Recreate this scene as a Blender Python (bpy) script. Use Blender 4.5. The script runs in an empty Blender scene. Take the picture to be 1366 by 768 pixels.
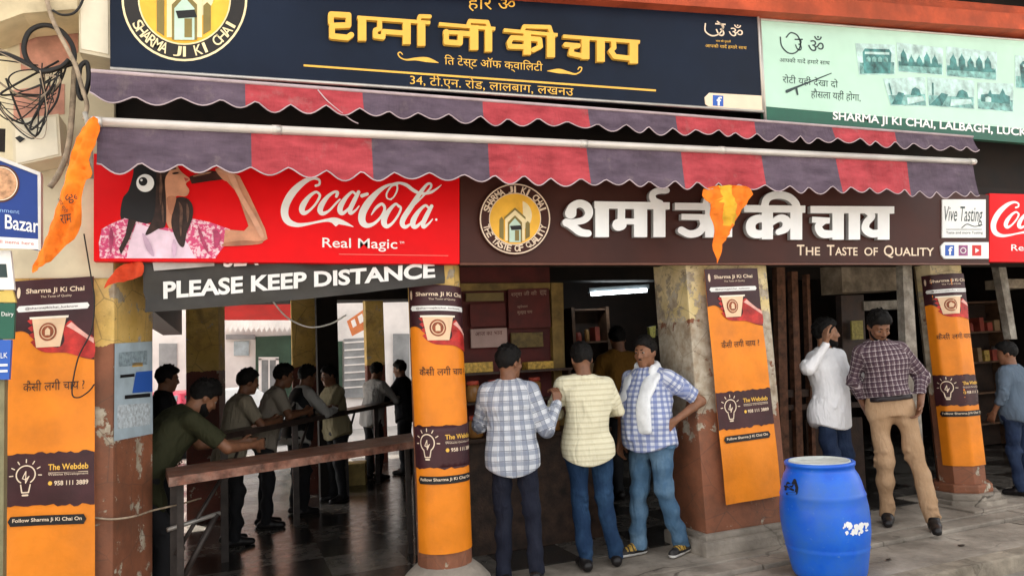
import bpy, bmesh, math, random
import numpy as np
from mathutils import Vector, Matrix
random.seed(7)
S = bpy.context.scene
COL = S.collection
R = math.radians

# ------------------------------------------------------------------ camera
F_PX, YAW, PIT, ROL = 950.0, R(21.5), R(6.0), R(3.0)
CAM = np.array([-1.396, -4.82, 1.57])
_fw = np.array([math.sin(YAW)*math.cos(PIT), math.cos(YAW)*math.cos(PIT), math.sin(PIT)])
_r0 = np.array([math.cos(YAW), -math.sin(YAW), 0.0]); _u0 = np.cross(_r0, _fw)
_rt = _r0*math.cos(ROL) - _u0*math.sin(ROL); _up = _u0*math.cos(ROL) + _r0*math.sin(ROL)
cd = bpy.data.cameras.new('camera'); cam = bpy.data.objects.new('camera', cd); COL.objects.link(cam)
cd.sensor_width = 36; cd.lens = F_PX/1366*36; cd.clip_end = 2000; cd.clip_start = 0.05
mw = Matrix.Identity(4)
for i in range(3):
    mw[i][0] = _rt[i]; mw[i][1] = _up[i]; mw[i][2] = -_fw[i]; mw[i][3] = CAM[i]
cam.matrix_world = mw
S.camera = cam
# ------------------------------------------------------------------ light
SUN_EL, SUN_AZ = R(52), R(-32)          # azimuth from +Y towards +X : the sun stands behind the shop
W = bpy.data.worlds.new("World"); S.world = W; W.use_nodes = True
nt = W.node_tree; bg = nt.nodes['Background']
sky = nt.nodes.new('ShaderNodeTexSky'); sky.sky_type = 'NISHITA'; sky.sun_disc = False
sky.sun_elevation = SUN_EL; sky.sun_rotation = SUN_AZ; sky.dust_density = 4.0; sky.air_density = 1.0; sky.ozone_density = 0.6
hs = nt.nodes.new('ShaderNodeHueSaturation'); hs.inputs['Saturation'].default_value = 0.04
nt.links.new(sky.outputs[0], hs.inputs['Color']); nt.links.new(hs.outputs[0], bg.inputs[0])
bg.inputs[1].default_value = 0.15
sl = bpy.data.lights.new('sun', 'SUN'); sl.energy = 4.6; sl.angle = R(0.6); sl.color = (1, .95, .87)
so = bpy.data.objects.new('sun', sl); COL.objects.link(so)
sd = Vector((math.sin(SUN_AZ)*math.cos(SUN_EL), math.cos(SUN_AZ)*math.cos(SUN_EL), math.sin(SUN_EL)))
so.rotation_euler = sd.to_track_quat('Z', 'Y').to_euler(); so.location = (0, 20, 20)
vs = S.view_settings; vs.view_transform = 'Standard'; vs.look = 'None'; vs.gamma = 1; vs.use_curve_mapping = False
vs.exposure = 2.0
S.cycles.max_bounces = 6; S.cycles.diffuse_bounces = 4; S.cycles.use_denoising = True

# ------------------------------------------------------------------ pixel -> place helpers (photo pixels on real planes)
def ray(x, y): return _fw + _rt*(x-683)/F_PX - _up*(y-384)/F_PX
def onY(x, y, Y=0.0):
    d = ray(x, y); return CAM + d*(Y-CAM[1])/d[1]
def onZ(x, y, Z=0.0):
    d = ray(x, y); return CAM + d*(Z-CAM[2])/d[2]
def onP(x, y, p0, n):
    d = ray(x, y); n = np.array(n); return CAM + d*(np.dot(np.array(p0)-CAM, n)/np.dot(d, n))

# ------------------------------------------------------------------ materials
MATS = {}
def new_mat(name):
    m = bpy.data.materials.new(name); m.use_nodes = True
    return m, m.node_tree, m.node_tree.nodes['Principled BSDF']
def N(nt, t, **kw):
    n = nt.nodes.new(t)
    for k, v in kw.items():
        if k in n.inputs: n.inputs[k].default_value = v
        else: setattr(n, k, v)
    return n
def mix(nt, fac, a, b):
    n = nt.nodes.new('ShaderNodeMix'); n.data_type = 'RGBA'
    for s, v in ((n.inputs[0], fac), (n.inputs[6], a), (n.inputs[7], b)):
        if hasattr(v, 'is_linked'): nt.links.new(v, s)
        elif isinstance(v, (int, float)): s.default_value = v
        else: s.default_value = (*v[:3], 1)
    return n.outputs[2]
def mth(nt, op, a, b=0.0, c=0.0):
    n = nt.nodes.new('ShaderNodeMath'); n.operation = op
    for s, v in zip(n.inputs, (a, b, c)):
        if hasattr(v, 'is_linked'): nt.links.new(v, s)
        else: s.default_value = v
    return n.outputs[0]
def noise(nt, scale, detail=3, rough=.55, vec=None, dim='3D'):
    n = N(nt, 'ShaderNodeTexNoise', Scale=scale, Detail=detail, Roughness=rough)
    if vec is None:
        g = nt.nodes.new('ShaderNodeNewGeometry'); vec = g.outputs['Position']
    nt.links.new(vec, n.inputs['Vector']); return n.outputs['Fac']
def ramp(nt, fac, p0, p1, c0=(0, 0, 0), c1=(1, 1, 1)):
    n = nt.nodes.new('ShaderNodeValToRGB'); e = n.color_ramp.elements
    e[0].position = p0; e[1].position = p1; e[0].color = (*c0, 1); e[1].color = (*c1, 1)
    nt.links.new(fac, n.inputs[0]); return n.outputs[0]
def bump(nt, bs, h, strength=.3, dist=.01):
    b = N(nt, 'ShaderNodeBump', Strength=strength, Distance=dist)
    nt.links.new(h, b.inputs['Height']); nt.links.new(b.outputs[0], bs.inputs['Normal'])
def M(name, col, rough=.6, metal=0., var=.12, scale=6., bmp=.0, bscale=None, dirt=0., dirtcol=(.08, .06, .04), spec=.3, sheen=0):
    if name in MATS: return MATS[name]
    m, nt, bs = new_mat(name)
    bs.inputs['Roughness'].default_value = rough; bs.inputs['Metallic'].default_value = metal
    bs.inputs['Specular IOR Level'].default_value = spec
    c = (*col, 1); out = None
    if var > 0:
        f = noise(nt, scale, 4, .6)
        lo = tuple(max(0, v*(1-var*1.6)) for v in col); hi = tuple(min(1, v*(1+var)) for v in col)
        out = ramp(nt, f, .3, .7, lo, hi)
        rr = mth(nt, 'MULTIPLY_ADD', f, .3, rough-.15); nt.links.new(rr, bs.inputs['Roughness'])
    if dirt > 0:
        f2 = noise(nt, scale*.45, 6, .68); d = ramp(nt, f2, .62-dirt*.35, .75)
        dd = mth(nt, 'MULTIPLY', d, min(1, dirt*1.4))
        out = mix(nt, dd, out if out else c, dirtcol)
    if out: nt.links.new(out, bs.inputs['Base Color'])
    else: bs.inputs['Base Color'].default_value = c
    if bmp > 0: bump(nt, bs, noise(nt, bscale or scale*6, 4, .6), bmp, .01)
    if sheen: bs.inputs['Sheen Weight'].default_value = sheen
    MATS[name] = m; return m
def emit_mat(name, col, st):
    m, nt, bs = new_mat(name); bs.inputs['Base Color'].default_value = (*col, 1)
    bs.inputs['Emission Color'].default_value = (*col, 1); bs.inputs['Emission Strength'].default_value = st; MATS[name] = m; return m

def pillar_mat(name, zsplit, peel, up=(.62, .40, .10), low=(.165, .058, .027), zpeel=None):
    m, nt, bs = new_mat(name)
    g = nt.nodes.new('ShaderNodeNewGeometry'); sp = nt.nodes.new('ShaderNodeSeparateXYZ'); nt.links.new(g.outputs['Position'], sp.inputs[0])
    n1 = noise(nt, 9, 5, .65)
    z = mth(nt, 'ADD', sp.outputs[2], mth(nt, 'MULTIPLY_ADD', n1, .10, -.05))
    f = mth(nt, 'GREATER_THAN', z, zsplit)
    nb = noise(nt, 2.2, 5, .65)
    lowc = mix(nt, ramp(nt, nb, .35, .68), low, tuple(v*1.9 for v in low))
    upc = mix(nt, ramp(nt, nb, .4, .7), up, (up[0]*1.25, up[1]*1.35, up[2]*2.0))
    c = mix(nt, f, lowc, upc)
    np_ = noise(nt, 4.5, 7, .7)
    msk = ramp(nt, np_, .63-peel*.25, .65-peel*.25)
    if zpeel:
        w = mth(nt, 'SUBTRACT', 1.0, mth(nt, 'MINIMUM', 1.0, mth(nt, 'MULTIPLY', mth(nt, 'ABSOLUTE', mth(nt, 'SUBTRACT', sp.outputs[2], zpeel)), 1.3)))
        msk = ramp(nt, mth(nt, 'MULTIPLY_ADD', w, .3, mth(nt, 'SUBTRACT', np_, .12)), .60-peel*.2, .62-peel*.2)
    pl = mix(nt, ramp(nt, noise(nt, 14, 4), .35, .7), (.52, .46, .36), (.30, .22, .14))
    c = mix(nt, msk, c, pl)
    st = noise(nt, 30, 5, .7); c = mix(nt, ramp(nt, st, .62, .72), c, (.10, .06, .035)); gr_ = noise(nt, 3.2, 7, .72); c = mix(nt, mth(nt, 'MULTIPLY', ramp(nt, gr_, .48, .70), .55), c, (.075, .045, .028))
    cr = N(nt, 'ShaderNodeTexVoronoi', feature='DISTANCE_TO_EDGE', Scale=3.2); nt.links.new(g.outputs['Position'], cr.inputs['Vector'])
    wv = noise(nt, 6, 4)
    crk = ramp(nt, mth(nt, 'MULTIPLY_ADD', wv, .02, cr.outputs['Distance']), .012, .02, (1, 1, 1), (0, 0, 0))
    c = mix(nt, mth(nt, 'MULTIPLY', crk, .5), c, (.07, .045, .03))
    nt.links.new(c, bs.inputs['Base Color']); bs.inputs['Roughness'].default_value = .7
    h = mth(nt, 'SUBTRACT', mth(nt, 'MULTIPLY', noise(nt, 40, 5), .4), mth(nt, 'MULTIPLY', msk, .8))
    bump(nt, bs, h, .6, .008); MATS[name] = m; return m

def fold_noise(nt, sc=1.0):
    g = nt.nodes.new('ShaderNodeNewGeometry'); out = None
    for rot, scl in (((.5, .25, .3), (15, 15, 4.2)), ((-.6, .9, -.4), (19, 19, 5.0))):
        mp = N(nt, 'ShaderNodeMapping'); mp.inputs['Rotation'].default_value = rot; mp.inputs['Scale'].default_value = tuple(v*sc for v in scl); nt.links.new(g.outputs['Position'], mp.inputs[0])
        n = noise(nt, 1.0, 2, .45, mp.outputs[0]); n.node.inputs['Distortion'].default_value = .8
        n = mth(nt, 'POWER', n, 1.6); out = n if out is None else mth(nt, 'MAXIMUM', out, n)
    return out
def plaid_mat(name, base, stripes, rough=.85, tint=None):
    """stripes: list of (axis 0/1, period, width, offset, colour, strength)"""
    m, nt, bs = new_mat(name)
    at = N(nt, 'ShaderNodeAttribute', attribute_name='cloth'); sp = nt.nodes.new('ShaderNodeSeparateXYZ'); nt.links.new(at.outputs['Vector'], sp.inputs[0])
    c = base
    for ax, per, w, off, colr, st in stripes:
        v = mth(nt, 'FRACT', mth(nt, 'ADD', mth(nt, 'DIVIDE', sp.outputs[ax], per), 50+off))
        f = mth(nt, 'MULTIPLY', mth(nt, 'LESS_THAN', v, w/per), st)
        c = mix(nt, f, c, colr)
    n = noise(nt, 25, 3); c2 = mix(nt, mth(nt, 'MULTIPLY', n, .25), c, tuple(v*.55 for v in base))
    nt.links.new(c2, bs.inputs['Base Color']); bs.inputs['Roughness'].default_value = rough; bs.inputs['Specular IOR Level'].default_value = .2
    bump(nt, bs, mth(nt, 'ADD', mth(nt, 'MULTIPLY', fold_noise(nt), 1.8), mth(nt, 'MULTIPLY', noise(nt, 70, 3), .10)), .42, .030)
    MATS[name] = m; return m
def denim_mat(name, col, fade):
    m, nt, bs = new_mat(name)
    c = mix(nt, ramp(nt, noise(nt, 5.5, 4, .6), .42, .72), col, fade)
    c = mix(nt, mth(nt, 'MULTIPLY', noise(nt, 60, 2), .35), c, tuple(v*.5 for v in col))
    nt.links.new(c, bs.inputs['Base Color']); bs.inputs['Roughness'].default_value = .85; bs.inputs['Specular IOR Level'].default_value = .2
    bump(nt, bs, mth(nt, 'ADD', mth(nt, 'MULTIPLY', fold_noise(nt, 1.2), 1.8), mth(nt, 'MULTIPLY', noise(nt, 60, 3), .12)), .34, .030); MATS[name] = m; return m

white_p = M('white_print', (.82, .82, .80), .45, var=.04)
gold = M('gold_print', (.80, .46, .07), .4, var=.06)
black_p = M('black_print', (.012, .011, .012), .5, var=0)

# ------------------------------------------------------------------ object helpers
def tag(o, label=None, cat=None, group=None, kind=None):
    if label: o['label'] = label
    if cat: o['category'] = cat
    if group: o['group'] = group
    if kind: o['kind'] = kind
    return o
def empty(name, loc, label, cat, group=None, rz=0):
    o = bpy.data.objects.new(name, None); COL.objects.link(o); o.location = loc; o.rotation_euler = (0, 0, rz); o.empty_display_size = .1
    return tag(o, label, cat, group)
def link(name, me, parent=None, smooth=False, world=True):
    o = bpy.data.objects.new(name, me); COL.objects.link(o)
    if parent is not None:
        o.parent = parent
        if world:
            bpy_l = Matrix.Translation(parent.location) @ parent.rotation_euler.to_matrix().to_4x4()
            o.matrix_parent_inverse = bpy_l.inverted()
    if smooth:
        for p in me.polygons: p.use_smooth = True
    return o
class MB:
    """collects geometry with materials and links it as one mesh object"""
    def __init__(s): s.v = []; s.f = []; s.mi = []; s.mats = []; s.sm = []
    def mid(s, m):
        if m not in s.mats: s.mats.append(m)
        return s.mats.index(m)
    def add(s, vs, fs, m, smooth=False):
        b = len(s.v); s.v += [tuple(map(float, v)) for v in vs]; k = s.mid(m)
        for f in fs: s.f.append([b+i for i in f]); s.mi.append(k); s.sm.append(smooth)
        return s
    def box(s, lo, hi, m, bev=0.0, rz=0.0, piv=None):
        bm = bmesh.new(); bmesh.ops.create_cube(bm, size=1)
        for v in bm.verts:
            v.co = Vector([(lo[i]+hi[i])/2 + v.co[i]*(hi[i]-lo[i]) for i in range(3)])
        if bev > 0: bmesh.ops.bevel(bm, geom=bm.edges[:]+bm.verts[:], offset=bev, segments=2, profile=.7, affect='EDGES')
        if rz:
            piv = Vector(piv or [(lo[i]+hi[i])/2 for i in range(3)]); bmesh.ops.rotate(bm, verts=bm.verts, cent=piv, matrix=Matrix.Rotation(rz, 3, 'Z'))
        return s.bm(bm, m)
    def bm(s, bm, m, smooth=False):
        bm.verts.index_update(); s.add([v.co[:] for v in bm.verts], [[v.index for v in f.verts] for f in bm.faces], m, smooth); bm.free(); return s
    def tube(s, pts, r, m, n=8, closed=False, smooth=True):
        pts = [Vector(p) for p in pts]; rs = r if isinstance(r, (list, tuple)) else [r]*len(pts)
        vs = []; fs = []; L = len(pts); up = None
        for i, p in enumerate(pts):
            a = pts[i-1] if (i > 0 or closed) else p; b = pts[(i+1) % L] if (i < L-1 or closed) else p
            t = (b-a).normalized() if (b-a).length > 1e-9 else Vector((0, 0, 1))
            if up is None: up = t.orthogonal().normalized()
            up = (up - t*up.dot(t)); up = up.normalized() if up.length > 1e-6 else t.orthogonal().normalized()
            q = t.cross(up)
            for k in range(n):
                an = 2*math.pi*k/n; vs.append(p + (up*math.cos(an)+q*math.sin(an))*rs[i])
        for i in range(L if closed else L-1):
            for k in range(n):
                a, b = i*n+k, i*n+(k+1) % n; c, d = ((i+1) % L)*n+(k+1) % n, ((i+1) % L)*n+k
                fs.append((a, b, c, d))
        if not closed: fs.append(tuple(range(n))[::-1]); fs.append(tuple(range((L-1)*n, L*n)))
        return s.add(vs, fs, m, smooth)
    def lathe(s, prof, m, c=(0, 0, 0), n=40, smooth=True, cap=True):
        vs = []; fs = []
        for r, z in prof:
            for k in range(n):
                a = 2*math.pi*(k+.5)/n; vs.append((c[0]+r*math.cos(a), c[1]+r*math.sin(a), c[2]+z))
        for i in range(len(prof)-1):
            for k in range(n): fs.append((i*n+k, i*n+(k+1) % n, (i+1)*n+(k+1) % n, (i+1)*n+k))
        if cap: fs.append(tuple(range(n))[::-1]); fs.append(tuple(range((len(prof)-1)*n, len(prof)*n)))
        return s.add(vs, fs, m, smooth)
    def prism(s, poly, z0, z1, m, bev=0):
        bm = bmesh.new(); n = len(poly)
        a = [bm.verts.new((p[0], p[1], z0)) for p in poly]; b = [bm.verts.new((p[0], p[1], z1)) for p in poly]
        bm.faces.new(a[::-1]); bm.faces.new(b)
        for i in range(n): bm.faces.new((a[i], a[(i+1) % n], b[(i+1) % n], b[i]))
        bmesh.ops.recalc_face_normals(bm, faces=bm.faces)
        if bev: bmesh.ops.bevel(bm, geom=bm.edges[:], offset=bev, segments=2, profile=.7, affect='EDGES')
        return s.bm(bm, m)
    def panel(s, quad, Y, t, m, back=None):
        """a slab whose front outline is given in photo pixels on the plane Y; t metres deep"""
        fr = [onY(x, y, Y) for x, y in quad]; n = len(fr); bk = [p+np.array([0, t, 0]) for p in fr]
        return s.add(fr+bk, [tuple(range(n))] + [tuple(range(n, 2*n))[::-1]] + [(i, n+i, n+(i+1) % n, (i+1) % n) for i in range(n)], m)
    def flat(s, pts, Y, m):
        return s.add([onY(x, y, Y) for x, y in pts], [tuple(range(len(pts)))], m)
    def build(s, name, parent=None, world=True):
        me = bpy.data.meshes.new(name); me.from_pydata(s.v, [], s.f)
        for m in s.mats: me.materials.append(m)
        me.polygons.foreach_set('material_index', s.mi); me.polygons.foreach_set('use_smooth', s.sm); me.update()
        bm = bmesh.new(); bm.from_mesh(me); bm.normal_update()
        bm.to_mesh(me); bm.free()
        return link(name, me, parent, world=world)
def smooth_path(pts, n=8, closed=False):
    P = [np.array(p, float) for p in pts]; L = len(P); out = []
    for i in range(L if closed else L-1):
        p0 = P[i-1] if (i > 0 or closed) else P[0]; p1 = P[i]; p2 = P[(i+1) % L]; p3 = P[(i+2) % L] if (i+2 < L or closed) else P[-1]
        for k in range(n):
            t = k/n; out.append(.5*((2*p1)+(-p0+p2)*t+(2*p0-5*p1+4*p2-p3)*t*t+(-p0+3*p1-3*p2+p3)*t**3))
    if not closed: out.append(P[-1])
    return out

# ------------------------------------------------------------------ 2-D outlines: strokes -> union outline -> filled mesh
def fill_curve(contours):
    c = bpy.data.curves.new('outline', 'CURVE'); c.dimensions = '2D'; c.fill_mode = 'BOTH'
    for pts in contours:
        sp = c.splines.new('POLY'); sp.points.add(len(pts)-1); sp.use_cyclic_u = True
        for q, p in zip(sp.points, pts): q.co = (p[0], p[1], 0, 1)
    o = bpy.data.objects.new('outline', c)
    me = bpy.data.meshes.new_from_object(o); bpy.data.objects.remove(o); bpy.data.curves.remove(c)
    vs = [tuple(v.co) for v in me.vertices]; fs = [tuple(p.vertices) for p in me.polygons]; bpy.data.meshes.remove(me)
    return vs, fs
def contour2d(D, x0, y0, h):
    ny, nx = D.shape; segs = {}
    I = D < 0
    mixed = (I[:-1, :-1].astype(int)+I[1:, :-1]+I[:-1, 1:]+I[1:, 1:]); act = np.argwhere((mixed > 0) & (mixed < 4))
    pos = {}
    def pt(key):
        if key not in pos:
            d, j, i = key
            if d == 0: t = D[j, i]/(D[j, i]-D[j, i+1]); pos[key] = (x0+(i+t)*h, y0+j*h)
            else: t = D[j, i]/(D[j, i]-D[j+1, i]); pos[key] = (x0+i*h, y0+(j+t)*h)
        return key
    for j, i in act:
        a, b, c, d = I[j, i], I[j, i+1], I[j+1, i+1], I[j+1, i]
        e = []                                            # edges bottom,right,top,left
        if a != b: e.append((0, j, i))
        if b != c: e.append((1, j, i+1))
        if c != d: e.append((0, j+1, i))
        if d != a: e.append((1, j, i))
        if len(e) == 2: prs = [e]
        else: prs = [(e[0], e[1]), (e[2], e[3])] if not a else [(e[0], e[3]), (e[1], e[2])]
        for p, q in prs:
            pt(p); pt(q); segs.setdefault(p, []).append(q); segs.setdefault(q, []).append(p)
    out = []; seen = set()
    for k in segs:
        if k in seen: continue
        loop = [k]; seen.add(k); cur = k
        while True:
            nx_ = [q for q in segs[cur] if q not in seen]
            if not nx_: break
            cur = nx_[0]; seen.add(cur); loop.append(cur)
        if len(loop) > 3: out.append([pos[q] for q in loop])
    return out
def strokes2d(strokes, h):
    """strokes: (points, half-width or list, 'r' round / 's' square / 'c' smooth round)"""
    prims = []
    for pts, w, kind in strokes:
        ws = list(w) if isinstance(w, (list, tuple)) else [w]*len(pts)
        if kind == 'c':
            q = smooth_path([(p[0], p[1], ww) for p, ww in zip(pts, ws)], 7)
            pts = [(a[0], a[1]) for a in q]; ws = [max(a[2], .05) for a in q]
        for i in range(len(pts)-1): prims.append((pts[i], pts[i+1], ws[i], ws[i+1], kind))
    mx = max(max(p[2], p[3]) for p in prims)+h*3
    xs = [c for p in prims for c in (p[0][0], p[1][0])]; ys = [c for p in prims for c in (p[0][1], p[1][1])]
    x0, y0 = min(xs)-mx, min(ys)-mx; nx = int((max(xs)+mx-x0)/h)+2; ny = int((max(ys)+mx-y0)/h)+2
    gx = x0+np.arange(nx)*h; gy = y0+np.arange(ny)*h; D = np.full((ny, nx), 1e3)
    for (ax, ay), (bx, by), wa, wb, kind in prims:
        m = max(wa, wb)*1.5+2*h
        i0 = max(0, int((min(ax, bx)-m-x0)/h)); i1 = min(nx, int((max(ax, bx)+m-x0)/h)+2)
        j0 = max(0, int((min(ay, by)-m-y0)/h)); j1 = min(ny, int((max(ay, by)+m-y0)/h)+2)
        X, Y = np.meshgrid(gx[i0:i1], gy[j0:j1]); dx, dy = bx-ax, by-ay; L2 = dx*dx+dy*dy+1e-9; L = L2**.5
        t = ((X-ax)*dx+(Y-ay)*dy)/L2
        if kind == 's':
            perp = np.abs((X-ax)*dy-(Y-ay)*dx)/L-wa; al = np.maximum(-t*L, (t-1)*L); d = np.maximum(perp, al)
        else:
            t = np.clip(t, 0, 1); d = np.hypot(X-ax-t*dx, Y-ay-t*dy)-(wa+(wb-wa)*t)
        D[j0:j1, i0:i1] = np.minimum(D[j0:j1, i0:i1], d)
    return fill_curve(contour2d(D, x0, y0, h))
def emboss(mb, vs, fs, fmap, depth, m, mside=None):
    """flat 2-D faces mapped by fmap(x,y)->point; depth metres of thickness towards +Y"""
    P = [np.array(fmap(v[0], v[1])) for v in vs]; n = len(P)
    if depth <= 0: return mb.add(P, fs, m)
    mb.add(P, fs, m); cnt = {}
    for f in fs:
        for i in range(len(f)):
            e = (f[i], f[(i+1) % len(f)]); k = tuple(sorted(e)); cnt.setdefault(k, []).append(e)
    sides = [v[0] for v in cnt.values() if len(v) == 1]
    Q = P+[p+np.array([0, depth, 0]) for p in P]
    return mb.add(Q, [(a, b, b+n, a+n) for a, b in sides], mside or m)
def px_strokes(mb, strokes, Y, m, origin=(0, 0), s=1.0, depth=0., h=.45, mside=None):
    st = [([(origin[0]+p[0]/s, origin[1]+p[1]/s) for p in pts], [w_/s for w_ in (w if isinstance(w, (list, tuple)) else [w]*len(pts))], k) for pts, w, k in strokes]
    vs, fs = strokes2d(st, h); return emboss(mb, vs, fs, lambda x, y: onY(x, y, Y), depth, m, mside)
_txt = {}
def text_mesh(body, bold=0., shear=0., space=1.):
    k = (body, bold, shear, space)
    if k in _txt: return _txt[k]
    c = bpy.data.curves.new('t', 'FONT'); c.body = body; c.offset = bold; c.shear = shear; c.space_character = space; c.resolution_u = 4
    o = bpy.data.objects.new('t', c); me = bpy.data.meshes.new_from_object(o); bpy.data.objects.remove(o); bpy.data.curves.remove(c)
    vs = np.array([v.co[:2] for v in me.vertices]); fs = [tuple(p.vertices) for p in me.polygons]; bpy.data.meshes.remove(me)
    vs = (vs-vs.min(0))/(vs.max(0)-vs.min(0)); _txt[k] = (vs, fs); return _txt[k]
def px_text(mb, body, Y, bl, br, hl, m, hr=None, bold=0., shear=0., depth=0., space=1., pm=None):
    """text whose box sits on the pixel line bl->br, hl/hr pixels tall at its left/right end"""
    vs, fs = text_mesh(body, bold, shear, space); hr = hl if hr is None else hr
    f = pm or (lambda x, y: onY(x, y, Y))
    return emboss(mb, vs, fs, lambda u, v: f(bl[0]+(br[0]-bl[0])*u, bl[1]+(br[1]-bl[1])*u-v*(hl+(hr-hl)*u)), depth, m)
def px_disc(mb, c, r, Y, m, n=48, ry=None, r0=None, depth=0):
    ry = ry or r
    o = [(c[0]+r*math.cos(2*math.pi*k/n), c[1]+ry*math.sin(2*math.pi*k/n)) for k in range(n)]
    if r0 is None: return mb.panel(o, Y, depth, m) if depth else mb.flat(o, Y, m)
    q = [(c[0]+r0*math.cos(2*math.pi*k/n), c[1]+r0*math.sin(2*math.pi*k/n)) for k in range(n)]
    return mb.add([onY(*p, Y) for p in o+q], [(k, (k+1) % n, n+(k+1) % n, n+k) for k in range(n)], m)
def px_ring_text(mb, body, c, r, a0, a1, h, Y, m, outward=True, bold=.0):
    """letters along a circle, from angle a0 to a1 in degrees (0 = right, 90 = top)"""
    L = len(body)
    for i, ch in enumerate(body):
        if ch == ' ': continue
        a = R(a0+(a1-a0)*(i+.5)/L); vs, fs = text_mesh(ch, bold)
        w = h*(.28 if ch in 'I' else .75)
        up = (math.cos(a), -math.sin(a)) if outward else (-math.cos(a), math.sin(a))
        ri = (-up[1], up[0])
        rr = r if outward else r+h
        o = (c[0]+math.cos(a)*rr, c[1]-math.sin(a)*rr)
        mb.add([onY(o[0]+ri[0]*(u-.5)*w+up[0]*v*h, o[1]+ri[1]*(u-.5)*w+up[1]*v*h, Y) for u, v in vs], fs, m)

# ------------------------------------------------------------------ ground
def structure(name, mb): return tag(mb.build(name), kind='structure')
conc_road = M('road_concrete', (.33, .30, .26), .85, var=.22, scale=1.6, bmp=.35, bscale=60, dirt=.5)
conc_slab = M('pavement_concrete', (.43, .375, .31), .8, var=.3, scale=2.6, bmp=.7, bscale=28, dirt=.95, dirtcol=(.11, .088, .066))
conc_kerb = M('kerb_concrete', (.33, .28, .215), .85, var=.3, scale=5, bmp=.5, bscale=50, dirt=.6)
street = M('sunlit_street', (.42, .40, .37), .85, var=.15, scale=.8, bmp=.2, bscale=30)
def cracks(m, sc):
    nt = m.node_tree; bs = nt.nodes['Principled BSDF']; src = bs.inputs['Base Color'].links[0].from_socket; g = nt.nodes.new('ShaderNodeNewGeometry')
    w = N(nt, 'ShaderNodeTexNoise', Scale=3.0, Detail=5); nt.links.new(g.outputs['Position'], w.inputs['Vector']); ad = nt.nodes.new('ShaderNodeVectorMath'); ad.operation = 'MULTIPLY_ADD'; nt.links.new(w.outputs['Color'], ad.inputs[0]); ad.inputs[1].default_value = (.35, .35, .35); nt.links.new(g.outputs['Position'], ad.inputs[2])
    v = N(nt, 'ShaderNodeTexVoronoi', feature='DISTANCE_TO_EDGE', Scale=sc); nt.links.new(ad.outputs[0], v.inputs['Vector'])
    k = mth(nt, 'MULTIPLY', ramp(nt, v.outputs['Distance'], .004, .014, (1, 1, 1), (0, 0, 0)), ramp(nt, noise(nt, 1.1, 3), .45, .6)); c = mix(nt, mth(nt, 'MULTIPLY', k, .8), src, (.05, .04, .03))
    sp_ = ramp(nt, noise(nt, 13, 6, .75), .60, .70); c = mix(nt, mth(nt, 'MULTIPLY', sp_, .45), c, (.11, .085, .06)); nt.links.new(c, bs.inputs['Base Color'])
cracks(conc_slab, 1.3); cracks(conc_kerb, 2.0)
structure('road', MB().add([(-300, -300, -.144), (300, -300, -.144), (300, 300, -.144), (-300, 300, -.144)], [(0, 1, 2, 3)], conc_road))
structure('rear_street', MB().add([(-40, 11.0, -.138), (40, 11.0, -.138), (40, 40, -.138), (-40, 40, -.138)], [(0, 1, 2, 3)], street))
structure('side_street', MB().add([(-40, 1.0, -.139), (-3.2, 1.0, -.139), (-3.2, 10.99, -.139), (-40, 10.99, -.139)], [(0, 1, 2, 3)], street))
mb = MB(); xs = [-6.0, -3.1, -.55, 1.95, 4.9, 7.2, 9.8, 12.5]
for a, b in zip(xs[:-1], xs[1:]):
    mb.box((a+.008, -.928, -.16), (b-.008, -.388, -.034+random.uniform(-.004, .004)), conc_slab, .014)
    mb.box((a+.308, -.362, -.16), (b+.292, -.165, -.008+random.uniform(-.003, .003)), conc_slab, .014)
    mb.box((a+.806, -.150, -.16), (b+.794, .46, random.uniform(-.004, .002)), conc_slab, .014)
mb.box((-6, -.40, -.16), (12, .3, -.07), conc_kerb)
structure('pavement', mb)
mb = MB()
for a, b in zip(xs[:-1], xs[1:]): mb.box((a+.2, -1.085, -.17), (b+.193, -.934, -.030), conc_kerb, .016)
structure('kerb', mb)
# hall floor : large dark and grey polished stone tiles
def floor_mat():
    m, nt, bs = new_mat('stone_tiles'); g = nt.nodes.new('ShaderNodeNewGeometry')
    mp = N(nt, 'ShaderNodeMapping'); mp.inputs['Scale'].default_value = (1/.62, 1/.62, 1); mp.inputs['Location'].default_value = (.13, .31, .5); nt.links.new(g.outputs['Position'], mp.inputs[0])
    ch = N(nt, 'ShaderNodeTexChecker', Scale=1.0); nt.links.new(mp.outputs[0], ch.inputs['Vector'])
    n = noise(nt, 7, 6, .65); v = ramp(nt, n, .3, .75, (.55, .55, .55), (1.2, 1.2, 1.2))
    c = mix(nt, ch.outputs['Fac'], (.040, .036, .032), (.165, .15, .13))
    mm = nt.nodes.new('ShaderNodeMix'); mm.data_type = 'RGBA'; mm.blend_type = 'MULTIPLY'; mm.inputs[0].default_value = 1
    nt.links.new(c, mm.inputs[6]); nt.links.new(v, mm.inputs[7])
    d = ramp(nt, noise(nt, 2.6, 6, .7), .52, .72); c2 = mix(nt, mth(nt, 'MULTIPLY', d, .15), mm.outputs[2], (.08, .065, .05))
    nt.links.new(c2, bs.inputs['Base Color']); nt.links.new(mth(nt, 'MULTIPLY_ADD', n, .30, .06), bs.inputs['Roughness'])
    bs.inputs['Specular IOR Level'].default_value = .4
    bump(nt, bs, noise(nt, 9, 3), .10, .01); return m
tile = floor_mat()
structure('hall_floor', MB().box((-2.9, .463, -.16), (9.8, 10.98, .004), tile))

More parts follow.
